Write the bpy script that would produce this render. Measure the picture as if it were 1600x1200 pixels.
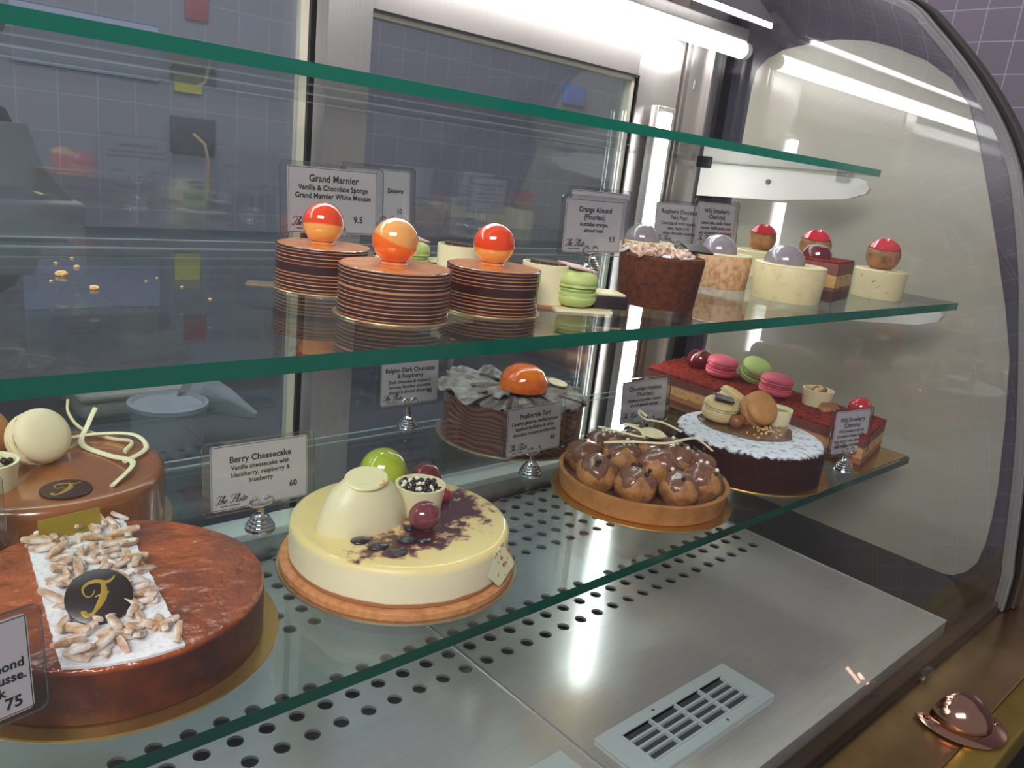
import bpy, bmesh, math, random
from mathutils import Vector, Matrix, Euler

for o in list(bpy.data.objects):
    bpy.data.objects.remove(o)
SC = bpy.context.scene
COL = SC.collection
PI = math.pi
R = math.radians
random.seed(7)

# ------------------------------------------------------------------ camera, world, large lights, exposure
EYE = 1.25                                   # camera height above the shop floor
cam_d = bpy.data.cameras.new('camera')
cam = bpy.data.objects.new('camera', cam_d)
COL.objects.link(cam)
SC.camera = cam
cam_d.sensor_fit = 'HORIZONTAL'
cam_d.sensor_width = 36.0
cam_d.lens = 1244.05 / 1600 * 36
cam_d.clip_start = 0.02
_yaw, _pitch, _roll = R(43.588), R(15.177), R(6.528)
fw = Vector((math.sin(_yaw) * math.cos(_pitch), math.cos(_yaw) * math.cos(_pitch), -math.sin(_pitch)))
r0 = fw.cross(Vector((0, 0, 1))).normalized()
u0 = r0.cross(fw)
rt = r0 * math.cos(_roll) + u0 * math.sin(_roll)
up = -r0 * math.sin(_roll) + u0 * math.cos(_roll)
mw = Matrix((rt, up, -fw)).transposed().to_4x4()
mw.translation = Vector((0, 0, EYE))
cam.matrix_world = mw

world = bpy.data.worlds.new('world')
SC.world = world
world.use_nodes = True
world.node_tree.nodes['Background'].inputs[0].default_value = (0.66, 0.65, 0.70, 1)
world.node_tree.nodes['Background'].inputs[1].default_value = 0.28

SC.view_settings.view_transform = 'Standard'
SC.view_settings.look = 'None'
SC.view_settings.gamma = 1
SC.view_settings.exposure = 0.42
SC.cycles.transparent_max_bounces = 40
SC.cycles.max_bounces = 14
SC.cycles.glossy_bounces = 6
SC.cycles.sample_clamp_indirect = 6.0


def area_light(name, loc, rot, sx, sy, power, col):
    d = bpy.data.lights.new(name, 'AREA')
    d.shape = 'RECTANGLE'
    d.size, d.size_y = sx, sy
    d.energy = power
    d.color = col
    o = bpy.data.objects.new(name, d)
    COL.objects.link(o)
    o.location = loc
    o.rotation_euler = rot
    return o


# unseen ceiling panels: one added to brighten cake fronts, one over the staff side
area_light('customer_fill_light', (-1.25, -0.75, 2.7), (R(36), 0, R(-42)), 1.5, 0.7, 56, (1.0, 0.95, 0.93))
area_light('staff_ceiling_light', (0.9, 1.45, 2.7), (0, 0, 0), 1.8, 0.3, 20, (0.93, 0.94, 1.0))
TUBE_E, STRIP_E = 11.0, 11.0

# ------------------------------------------------------------------ main planes (metres)
ZT = EYE + 0.0518      # top glass shelf
ZM = EYE - 0.1081      # middle glass shelf
ZB = EYE - 0.3366      # bottom glass shelf
ZTR = EYE - 0.4992     # steel trays
DY = 0.8424            # plane of the sliding doors
EX = 1.23              # end wall of the case
LX = -0.55             # left limit of what is built


# ------------------------------------------------------------------ node helpers
class NT:
    def __init__(s, m):
        s.t = m.node_tree
        s.t.nodes.clear()
        s.out = s.t.nodes.new('ShaderNodeOutputMaterial')

    def n(s, typ, **kw):
        x = s.t.nodes.new(typ)
        for k, v in kw.items():
            if k.startswith('_'):
                setattr(x, k[1:], v)
            else:
                x.inputs[k.replace('__', ' ')].default_value = v
        return x

    def l(s, a, b):
        s.t.links.new(a, b)


def rgb(r, g, b):
    f = lambda c: ((c / 255 + 0.055) / 1.055) ** 2.4 if c > 10 else c / 255 / 12.92
    return (f(r), f(g), f(b), 1)


def ramp(nt, stops, interp='LINEAR'):
    r = nt.n('ShaderNodeValToRGB')
    r.color_ramp.interpolation = interp
    e = r.color_ramp.elements
    while len(e) > 1:
        e.remove(e[-1])
    e[0].position, e[0].color = stops[0]
    for p, c in stops[1:]:
        x = e.new(p)
        x.color = c
    return r


def mat(name, col, rough=0.5, metal=0.0, coat=0.0, coat_r=0.03, spec=0.5, noise=None, bump=None, sss=0.0, sheen=0.0, trans=0.0, ior=1.5):
    """Principled; noise=(scale, colour2, lo, hi) mottles the colour, bump=(scale, strength, dist)"""
    m = bpy.data.materials.new(name)
    m.use_nodes = True
    nt = NT(m)
    b = nt.n('ShaderNodeBsdfPrincipled')
    nt.l(b.outputs[0], nt.out.inputs[0])
    b.inputs['Base Color'].default_value = col
    b.inputs['Roughness'].default_value = rough
    b.inputs['Metallic'].default_value = metal
    b.inputs['Coat Weight'].default_value = coat
    b.inputs['Coat Roughness'].default_value = coat_r
    b.inputs['Specular IOR Level'].default_value = spec
    b.inputs['IOR'].default_value = ior
    if sss:
        b.inputs['Subsurface Weight'].default_value = sss
        b.inputs['Subsurface Radius'].default_value = (0.01, 0.006, 0.004)
        b.inputs['Subsurface Scale'].default_value = 0.5
    if noise or bump:
        tc = nt.n('ShaderNodeTexCoord')
    if noise:
        nz = nt.n('ShaderNodeTexNoise', Scale=noise[0], Detail=5.0, Roughness=0.6)
        nt.l(tc.outputs['Object'], nz.inputs['Vector'])
        rp = ramp(nt, [(noise[2], col), (noise[3], noise[1])])
        nt.l(nz.outputs['Fac'], rp.inputs[0])
        nt.l(rp.outputs[0], b.inputs['Base Color'])
    if bump:
        nz = nt.n('ShaderNodeTexNoise', Scale=bump[0], Detail=4.0, Roughness=0.55)
        nt.l(tc.outputs['Object'], nz.inputs['Vector'])
        bp = nt.n('ShaderNodeBump', Strength=bump[1], Distance=bump[2])
        nt.l(nz.outputs['Fac'], bp.inputs['Height'])
        nt.l(bp.outputs[0], b.inputs['Normal'])
        nt.l(bp.outputs[0], b.inputs['Coat Normal'])
    return m


def glass(name, tint, boost=1.0, base=0.04, rough=0.0, dust=None):
    """clear sheet glass: Schlick mix of see-through and mirror; dust=(scale, amount) adds white specks"""
    m = bpy.data.materials.new(name)
    m.use_nodes = True
    nt = NT(m)
    lw = nt.n('ShaderNodeLayerWeight', Blend=0.5)
    p = nt.n('ShaderNodeMath', _operation='POWER')
    p.inputs[1].default_value = 5.0
    nt.l(lw.outputs['Facing'], p.inputs[0])
    k = nt.n('ShaderNodeMath', _operation='MULTIPLY_ADD', _use_clamp=True)
    k.inputs[1].default_value = (1 - base) * boost
    k.inputs[2].default_value = base * boost
    nt.l(p.outputs[0], k.inputs[0])
    tr = nt.n('ShaderNodeBsdfTransparent', Color=tint)
    gl = nt.n('ShaderNodeBsdfGlossy', Roughness=rough)
    mx = nt.n('ShaderNodeMixShader')
    nt.l(k.outputs[0], mx.inputs[0])
    nt.l(tr.outputs[0], mx.inputs[1])
    nt.l(gl.outputs[0], mx.inputs[2])
    last = mx
    if dust:
        tc = nt.n('ShaderNodeTexCoord')
        vo = nt.n('ShaderNodeTexVoronoi', Scale=dust[0])
        nt.l(tc.outputs['Object'], vo.inputs['Vector'])
        rp = ramp(nt, [(0.0, (dust[1],) * 3 + (1,)), (dust[2], (dust[3],) * 3 + (1,))])
        nt.l(vo.outputs['Distance'], rp.inputs[0])
        df = nt.n('ShaderNodeBsdfDiffuse', Color=(0.8, 0.8, 0.8, 1))
        tl = nt.n('ShaderNodeBsdfTranslucent', Color=(0.8, 0.8, 0.8, 1))
        ad = nt.n('ShaderNodeMixShader', Fac=0.5)
        nt.l(df.outputs[0], ad.inputs[1])
        nt.l(tl.outputs[0], ad.inputs[2])
        m2 = nt.n('ShaderNodeMixShader')
        nt.l(rp.outputs[0], m2.inputs[0])
        nt.l(mx.outputs[0], m2.inputs[1])
        nt.l(ad.outputs[0], m2.inputs[2])
        last = m2
    nt.l(last.outputs[0], nt.out.inputs[0])
    return m


def emit(name, col, strength):
    m = bpy.data.materials.new(name)
    m.use_nodes = True
    nt = NT(m)
    e = nt.n('ShaderNodeEmission', Color=col, Strength=strength)
    nt.l(e.outputs[0], nt.out.inputs[0])
    return m


# ------------------------------------------------------------------ mesh helpers
class MB:
    def __init__(s):
        s.v, s.f, s.mi = [], [], []
        s.cur = 0

    def add(s, vs, fs, M=None):
        o = len(s.v)
        s.v += [tuple(M @ Vector(p)) if M is not None else tuple(p) for p in vs]
        for f in fs:
            s.f.append([i + o for i in f])
            s.mi.append(s.cur)
        return s

    def box(s, x0, x1, y0, y1, z0, z1, M=None, bev=0.0):
        if bev <= 0:
            vs = [(x, y, z) for z in (z0, z1) for y in (y0, y1) for x in (x0, x1)]
            return s.add(vs, [(0, 2, 3, 1), (4, 5, 7, 6), (0, 1, 5, 4), (2, 6, 7, 3), (0, 4, 6, 2), (1, 3, 7, 5)], M)
        bm = bmesh.new()
        bmesh.ops.create_cube(bm, size=1)
        for v in bm.verts:
            v.co = Vector(((x0 + x1) / 2 + v.co.x * (x1 - x0), (y0 + y1) / 2 + v.co.y * (y1 - y0), (z0 + z1) / 2 + v.co.z * (z1 - z0)))
        bmesh.ops.bevel(bm, geom=bm.edges[:], offset=bev, segments=3, profile=0.5, affect='EDGES')
        return s.bm(bm, M)

    def bm(s, bm, M=None):
        bm.verts.index_update()
        s.add([v.co.copy() for v in bm.verts], [[v.index for v in f.verts] for f in bm.faces], M)
        bm.free()
        return s

    def lathe(s, prof, seg=48, M=None, fn=None, a0=0.0, a1=2 * PI):
        """prof: (r, z) points from axis to axis, bottom to top; fn(r, z, a) may change the radius and height"""
        vs, fs, rings = [], [], []
        closed = abs(a1 - a0 - 2 * PI) < 1e-6
        n = seg if closed else seg + 1
        for r, z in prof:
            if r < 1e-7:
                rings.append([len(vs)])
                vs.append((0, 0, z))
            else:
                ring = []
                for i in range(n):
                    a = a0 + (a1 - a0) * i / seg
                    rr, zz = fn(r, z, a) if fn else (r, z)
                    ring.append(len(vs))
                    vs.append((rr * math.cos(a), rr * math.sin(a), zz))
                rings.append(ring)
        for A, B in zip(rings, rings[1:]):
            for i in range(seg):
                j = (i + 1) % n
                if len(A) == 1 and len(B) == 1:
                    continue
                if len(A) == 1:
                    fs.append((A[0], B[j], B[i]))
                elif len(B) == 1:
                    fs.append((A[i], A[j], B[0]))
                else:
                    fs.append((A[i], A[j], B[j], B[i]))
        return s.add(vs, fs, M)

    def ball(s, c, r, seg=16, rings=10, M=None, sc=(1, 1, 1), fn=None):
        vs, fs = [], []
        vs.append((0, 0, -1))
        for k in range(1, rings):
            t = -PI / 2 + PI * k / rings
            for i in range(seg):
                a = 2 * PI * i / seg
                vs.append((math.cos(t) * math.cos(a), math.cos(t) * math.sin(a), math.sin(t)))
        vs.append((0, 0, 1))
        for i in range(seg):
            fs.append((0, 1 + (i + 1) % seg, 1 + i))
            b = 1 + (rings - 2) * seg
            fs.append((b + i, b + (i + 1) % seg, len(vs) - 1))
        for k in range(rings - 2):
            for i in range(seg):
                a, b = 1 + k * seg + i, 1 + k * seg + (i + 1) % seg
                fs.append((a, b, b + seg, a + seg))
        out = []
        for v in vs:
            q = Vector(v)
            k = fn(q) if fn else 1.0
            out.append((c[0] + q.x * r * sc[0] * k, c[1] + q.y * r * sc[1] * k, c[2] + q.z * r * sc[2] * k))
        return s.add(out, fs, M)

    def tube(s, pts, rad, seg=10, M=None, flat=None):
        """round tube along pts; rad a number or a list; flat=(w, t) gives a ribbon section"""
        P = [Vector(p) for p in pts]
        n = len(P)
        vs, fs = [], []
        ref = Vector((0, 0, 1))
        for i, p in enumerate(P):
            d = (P[min(i + 1, n - 1)] - P[max(i - 1, 0)]).normalized()
            if i == 0 and abs(d.dot(ref)) > 0.95:
                ref = Vector((1, 0, 0))
            a = d.cross(ref)
            if a.length < 1e-6:
                a = d.orthogonal()
            a.normalize()
            b = a.cross(d).normalized()
            ref = b
            rr = rad[i] if isinstance(rad, (list, tuple)) else rad
            for k in range(seg):
                t = 2 * PI * k / seg
                if flat:
                    q = p + a * math.cos(t) * flat[0] * rr + b * math.sin(t) * flat[1] * rr
                else:
                    q = p + a * math.cos(t) * rr + b * math.sin(t) * rr
                vs.append(q)
        for i in range(n - 1):
            for k in range(seg):
                j = (k + 1) % seg
                fs.append((i * seg + k, i * seg + j, (i + 1) * seg + j, (i + 1) * seg + k))
        fs.append(tuple(range(seg))[::-1])
        fs.append(tuple((n - 1) * seg + k for k in range(seg)))
        return s.add(vs, fs, M)

    def prism(s, poly, z0, z1, M=None):
        """extrude a polygon of (x, y)"""
        n = len(poly)
        vs = [(x, y, z0) for x, y in poly] + [(x, y, z1) for x, y in poly]
        fs = [tuple(range(n))[::-1], tuple(range(n, 2 * n))]
        fs += [(i, (i + 1) % n, n + (i + 1) % n, n + i) for i in range(n)]
        return s.add(vs, fs, M)

    def build(s, name, mats, parent=None, smooth=35, loc=None, rot=None, kind=None, label=None):
        me = bpy.data.meshes.new(name)
        me.from_pydata([tuple(v) for v in s.v], [], s.f)
        bm = bmesh.new()
        bm.from_mesh(me)
        bmesh.ops.recalc_face_normals(bm, faces=bm.faces[:])
        bm.to_mesh(me)
        bm.free()
        if not isinstance(mats, (list, tuple)):
            mats = [mats]
        for m in mats:
            me.materials.append(m)
        if len(mats) > 1:
            for p, i in zip(me.polygons, s.mi):
                p.material_index = i
        if smooth:
            for p in me.polygons:
                p.use_smooth = True
            me.set_sharp_from_angle(angle=R(smooth))
        o = bpy.data.objects.new(name, me)
        COL.objects.link(o)
        if parent:
            o.parent = parent
        if loc:
            o.location = loc
        if rot:
            o.rotation_euler = rot
        if kind:
            o['kind'] = kind
        if label:
            o['label'] = label
        return o


def tag(o, label, cat, group=None, kind=None):
    o['label'] = label
    o['category'] = cat
    if group:
        o['group'] = group
    if kind:
        o['kind'] = kind
    return o


def thing(name, label, cat, loc=(0, 0, 0), rz=0.0, group=None):
    o = bpy.data.objects.new(name, None)
    o.empty_display_size = 0.02
    COL.objects.link(o)
    o.location = loc
    o.rotation_euler = (0, 0, rz)
    return tag(o, label, cat, group)


def dup(o, loc=None, label=None, parent=None, rz=None):
    """copy a thing, its parts and their sub-parts"""
    c = o.copy()
    COL.objects.link(c)
    if parent is not None:
        c.parent = parent
        c.matrix_parent_inverse = o.matrix_parent_inverse.copy()
    if loc is not None:
        c.location = loc
    if rz is not None:
        c.rotation_euler = (0, 0, rz)
    if label:
        c['label'] = label
    for ch in list(o.children):
        dup(ch, parent=c)
    return c


def T(x, y, z):
    return Matrix.Translation((x, y, z))


def E3(rx, ry, rz):
    return Euler((R(rx), R(ry), R(rz))).to_matrix().to_4x4()


def n3(a, b, c):
    """cheap smooth pseudo-noise in -1..1"""
    return (math.sin(a * 1.7 + 1.3 * math.sin(b * 1.1 + c)) + math.sin(b * 2.3 + 1.7 * math.sin(c * 1.9 + a * .7)) + math.sin(c * 2.1 + 1.1 * math.sin(a * 1.3 - b))) / 3


# ------------------------------------------------------------------ materials
def steel_mat(name, col, rough, streak=(3, 180, 3), amt=0.12, metal=0.95):
    m = bpy.data.materials.new(name)
    m.use_nodes = True
    nt = NT(m)
    b = nt.n('ShaderNodeBsdfPrincipled', Metallic=metal, Roughness=rough)
    nt.l(b.outputs[0], nt.out.inputs[0])
    tc = nt.n('ShaderNodeTexCoord')
    mp = nt.n('ShaderNodeMapping')
    mp.inputs['Scale'].default_value = streak
    nt.l(tc.outputs['Object'], mp.inputs[0])
    nz = nt.n('ShaderNodeTexNoise', Scale=2.0, Detail=6.0, Roughness=0.65)
    nt.l(mp.outputs[0], nz.inputs['Vector'])
    n2 = nt.n('ShaderNodeTexNoise', Scale=5.0, Detail=2.0, Roughness=0.5)
    nt.l(tc.outputs['Object'], n2.inputs['Vector'])
    mr = nt.n('ShaderNodeMapRange')
    mr.inputs['From Min'].default_value = 0.3
    mr.inputs['From Max'].default_value = 0.7
    mr.inputs['To Min'].default_value = rough - amt / 2
    mr.inputs['To Max'].default_value = rough + amt
    nt.l(n2.outputs['Fac'], mr.inputs[0])
    nt.l(mr.outputs[0], b.inputs['Roughness'])
    c2 = tuple(x * 0.90 for x in col[:3]) + (1,)
    rp = ramp(nt, [(0.35, col), (0.7, c2)])
    nt.l(nz.outputs['Fac'], rp.inputs[0])
    nt.l(rp.outputs[0], b.inputs['Base Color'])
    bp = nt.n('ShaderNodeBump', Strength=0.02, Distance=0.001)
    nt.l(nz.outputs['Fac'], bp.inputs['Height'])
    nt.l(bp.outputs[0], b.inputs['Normal'])
    return m


M_STEEL = steel_mat('brushed_steel', rgb(200, 196, 194), 0.32, (160, 3, 3))
M_STEELV = steel_mat('brushed_steel_upright', rgb(206, 200, 198), 0.36, (160, 160, 2))
M_TRAY = steel_mat('tray_steel', rgb(216, 214, 212), 0.17, (5, 140, 5), 0.07, 0.62)
M_HEAD = steel_mat('satin_header_steel', rgb(172, 165, 162), 0.48, (160, 3, 3), 0.1)
M_PAN = mat('under_pan', rgb(120, 120, 122), 0.4, 0.6)
M_CHROME = mat('chrome', rgb(225, 225, 228), 0.06, 1.0)
M_BLACK = mat('black_rubber', rgb(14, 14, 17), 0.35)
M_BLACKG = mat('black_gloss', rgb(9, 11, 16), 0.16, noise=(25, rgb(16, 18, 24), .4, .7))
M_CREAMSEAL = mat('cream_seal', rgb(214, 205, 184), 0.5)
M_GREYSEAL = mat('grey_seal', rgb(120, 118, 118), 0.6)
M_TRIM = mat('dark_metal_trim', rgb(92, 86, 84), 0.45, 0.6)
M_SHELF = glass('shelf_glass', (0.93, 0.98, 0.965, 1), 1.0, 0.05)
M_DOOR = glass('door_glass', (0.90, 0.93, 0.94, 1), 1.0, 0.085, dust=(420, 0.5, 0.10, 0.012))
M_FRONT = glass('front_glass', (0.97, 0.98, 0.985, 1), 0.8, 0.028, dust=(300, 0.35, 0.05, 0.004))
M_SLEEVE = glass('clear_plastic', (0.88, 0.89, 0.90, 1), 1.0, 0.085, 0.06)
M_SLEDGE = glass('sleeve_edge', (0.72, 0.73, 0.75, 1), 3.0, 0.12, 0.15)
M_ACETATE = glass('clear_acetate', (0.96, 0.96, 0.95, 1), 1.2, 0.05, 0.08)
M_CLIP = glass('clear_clip', (0.8, 0.82, 0.82, 1), 1.6, 0.08, 0.05)


def shelf_edge_mat():
    m = bpy.data.materials.new('green_glass_edge')
    m.use_nodes = True
    nt = NT(m)
    b = nt.n('ShaderNodeBsdfPrincipled', Roughness=0.10)
    b.inputs['Base Color'].default_value = rgb(0, 26, 28)
    b.inputs['Specular IOR Level'].default_value = 0.25
    tl = nt.n('ShaderNodeBsdfTranslucent', Color=rgb(0, 190, 155))
    mx = nt.n('ShaderNodeMixShader', Fac=0.17)
    nt.l(b.outputs[0], mx.inputs[1])
    nt.l(tl.outputs[0], mx.inputs[2])
    nt.l(mx.outputs[0], nt.out.inputs[0])
    return m


M_EDGE = shelf_edge_mat()


def tile_mat(name, col, grout, axis):
    m = bpy.data.materials.new(name)
    m.use_nodes = True
    nt = NT(m)
    b = nt.n('ShaderNodeBsdfPrincipled', Roughness=0.25)
    nt.l(b.outputs[0], nt.out.inputs[0])
    tc = nt.n('ShaderNodeTexCoord')
    mp = nt.n('ShaderNodeMapping')
    mp.inputs['Rotation'].default_value = (R(90), 0, 0) if axis == 'y' else (R(90), 0, R(90))
    if axis == 'x':
        mp.vector_type = 'POINT'
    sx = nt.n('ShaderNodeSeparateXYZ')
    cx = nt.n('ShaderNodeCombineXYZ')
    nt.l(tc.outputs['Object'], sx.inputs[0])
    nt.l(sx.outputs['X' if axis == 'y' else 'Y'], cx.inputs[0])
    nt.l(sx.outputs['Z'], cx.inputs[1])
    br = nt.n('ShaderNodeTexBrick', _offset=0.0, _squash=1.0)
    br.inputs['Color1'].default_value = col
    br.inputs['Color2'].default_value = tuple(x * 0.9 for x in col[:3]) + (1,)
    br.inputs['Mortar'].default_value = grout
    br.inputs['Scale'].default_value = 1.0
    br.inputs['Mortar Size'].default_value = 0.0016
    br.inputs['Brick Width'].default_value = 0.081
    br.inputs['Row Height'].default_value = 0.081
    nt.l(cx.outputs[0], br.inputs['Vector'])
    nt.l(br.outputs['Color'], b.inputs['Base Color'])
    return m


M_TILE_R = tile_mat('mauve_tile_right', rgb(122, 112, 124), rgb(158, 150, 162), 'x')
M_TILE_B = tile_mat('mauve_tile_back', rgb(132, 128, 138), rgb(146, 142, 152), 'y')
M_FLOOR = mat('dark_floor', rgb(52, 50, 52), 0.4)
M_BENCH = mat('dark_bench', rgb(28, 34, 44), 0.4, noise=(6, rgb(44, 52, 62), .4, .7))

M_BEIGE = mat('beige_panel', rgb(160, 156, 140), 0.30, coat=1.0, coat_r=0.015)
M_BEIGE.node_tree.nodes['Principled BSDF'].inputs['Coat IOR'].default_value = 2.0
M_BORDER = mat('smoked_glass_border', rgb(52, 52, 62), 0.12, coat=1.0)
M_PLASTICW = mat('white_bracket', rgb(214, 208, 202), 0.4)
M_VENT = mat('grey_vent_plastic', rgb(172, 182, 180), 0.45)
M_BRASS = mat('aged_brass', rgb(190, 158, 112), 0.28, 0.92, noise=(7, rgb(138, 106, 66), .35, .7), bump=(14, .2, .004))
M_BRASS2 = mat('brass_nosing', rgb(186, 160, 78), 0.35, 0.85, noise=(9, rgb(160, 134, 60), .4, .7))
M_COPPER = mat('copper', rgb(198, 150, 130), 0.10, 1.0)
M_TUBE = emit('lit_tube', (1.0, 0.985, 0.97, 1), TUBE_E)
M_STRIP = emit('lit_strip', (1.0, 0.99, 0.98, 1), STRIP_E)

M_PAPER = mat('card_paper', rgb(214, 204, 206), 0.55)
M_INK = mat('card_ink', rgb(22, 18, 20), 0.6)
M_GOLDB = mat('gold_board', rgb(206, 166, 92), 0.26, 0.9)
M_SILVERB = mat('gold_board_pale', rgb(208, 190, 150), 0.24, 0.85)
M_CARAMEL = mat('caramel_glaze', rgb(158, 92, 44), 0.25, coat=0.9, coat_r=0.04, noise=(9, rgb(136, 76, 36), .35, .7))
M_WCHOC = mat('white_chocolate', rgb(238, 226, 184), 0.38, sss=0.15)
M_CREAM = mat('cream_mousse', rgb(226, 214, 166), 0.45, sss=0.1)
M_DCHOC = mat('dark_chocolate', rgb(44, 30, 28), 0.28)
M_PEARLD = mat('dark_pearl', rgb(40, 28, 26), 0.25)
M_PEARLW = mat('white_pearl', rgb(240, 228, 204), 0.3)
M_GOLDINK = mat('gold_print', rgb(204, 164, 72), 0.3, 0.6)
M_MAC_CREAM = mat('cream_macaron', rgb(238, 218, 178), 0.55, bump=(260, .25, .0008))
M_MAC_TAN = mat('tan_macaron', rgb(204, 144, 84), 0.55, noise=(60, rgb(184, 120, 66), .4, .7))
M_MAC_PALE = mat('pale_macaron', rgb(224, 196, 140), 0.55)
M_MAC_PINK = mat('pink_macaron', rgb(232, 104, 122), 0.5, bump=(260, .2, .0006))
M_MAC_GREEN = mat('green_macaron', rgb(186, 200, 120), 0.5, bump=(260, .25, .0008))
M_FILL = mat('macaron_filling', rgb(236, 222, 180), 0.5)
M_FILL_PINK = mat('pink_filling', rgb(206, 70, 92), 0.5)
M_FILL_GREEN = mat('green_filling', rgb(160, 176, 96), 0.5)
M_ORANGE = mat('orange_glaze', rgb(240, 120, 8), 0.1, coat=1.0, noise=(30, rgb(232, 84, 6), .4, .7))
M_YELLOWG = mat('yellow_glaze', rgb(240, 182, 40), 0.15, coat=1.0)
M_LIME = mat('lime_glaze', rgb(176, 188, 44), 0.12, coat=1.0, noise=(25, rgb(146, 160, 30), .4, .7))
M_BERRY = mat('dark_red_glaze', rgb(112, 22, 32), 0.1, coat=1.0, noise=(30, rgb(84, 14, 24), .4, .7))
M_REDG = mat('red_glaze', rgb(190, 18, 34), 0.1, coat=1.0)
M_GRAPE = mat('purple_glaze', rgb(120, 52, 62), 0.1, coat=1.0, noise=(22, rgb(160, 100, 96), .45, .75))
M_BLUEB = mat('dark_berries', rgb(34, 16, 30), 0.12, coat=1.0, bump=(300, .4, .002))
M_TILECHOC = mat('speckled_chocolate', rgb(206, 204, 164), 0.45, noise=(240, rgb(150, 62, 40), .56, .62))
M_SPONGE = mat('cake_sponge', rgb(196, 142, 84), 0.8, noise=(200, rgb(150, 96, 52), .4, .7), bump=(260, .5, .001))
M_BISCUIT = mat('biscuit_crust', rgb(204, 140, 88), 0.8, noise=(120, rgb(172, 108, 60), .4, .7), bump=(300, .5, .001))
M_PASTRY = mat('tart_pastry', rgb(172, 118, 66), 0.7, spec=.3, noise=(60, rgb(148, 96, 52), .4, .7), bump=(400, .25, .0006))
M_PUFF = mat('choux_puff', rgb(176, 122, 68), 0.55, noise=(60, rgb(108, 66, 34), .4, .68), bump=(130, .6, .003))
M_GLAZEC = mat('chocolate_glaze', rgb(116, 74, 56), 0.22, coat=0.8)
M_GANACHE = mat('brown_ganache', rgb(104, 70, 46), 0.22, coat=0.7)
M_ALMOND = mat('sugared_almond', rgb(192, 146, 106), 0.75, noise=(60, rgb(236, 228, 222), .40, .60), spec=.25)
M_SUGAR = mat('icing_sugar', rgb(236, 232, 234), 0.9, noise=(300, rgb(200, 190, 188), .5, .8), bump=(500, .6, .001))
M_HAZEL = mat('hazelnut', rgb(150, 88, 58), 0.35, noise=(30, rgb(196, 146, 100), .5, .7))
M_CRUMB = mat('pastry_crumb', rgb(232, 190, 126), 0.8)
M_OLIVE = mat('olive_gold_plaque', rgb(168, 146, 46), 0.4, 0.3)
M_RUFFLE = mat('dusted_chocolate_ruffle', rgb(104, 92, 86), 0.7, noise=(45, rgb(176, 168, 162), .4, .68), bump=(160, .3, .001))
M_BROWNCAKE = mat('brown_flan_side', rgb(124, 62, 36), 0.5, noise=(160, rgb(92, 40, 24), .4, .7), bump=(280, .5, .0012))
M_BROWN2 = mat('brown_cake_side', rgb(104, 54, 30), 0.7, spec=.2, noise=(200, rgb(64, 34, 26), .4, .7), bump=(420, .6, .001))
M_CHOCSIDE = mat('dark_cake_side', rgb(46, 20, 14), 0.55, noise=(160, rgb(28, 12, 10), .4, .7), bump=(300, .4, .001))
M_MAUVE = mat('mauve_glaze', rgb(152, 138, 140), 0.15, coat=0.9, noise=(30, rgb(136, 122, 132), .4, .7))
M_SPONGEP = mat('speckled_cream_side', rgb(210, 168, 122), 0.6, noise=(160, rgb(168, 112, 78), .45, .68), bump=(300, .2, .0006))
M_CREAMSP = mat('cream_side_brown_specks', rgb(222, 206, 160), 0.55, noise=(150, rgb(120, 70, 48), .64, .70))
M_REDVELV = mat('red_velvet_top', rgb(160, 56, 38), 0.9, noise=(110, rgb(104, 32, 26), .4, .66), bump=(170, 1.0, .008), spec=.15)
M_PINKC = mat('pink_chocolate_plate', rgb(204, 160, 150), 0.5, noise=(90, rgb(226, 196, 180), .4, .7))


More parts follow.
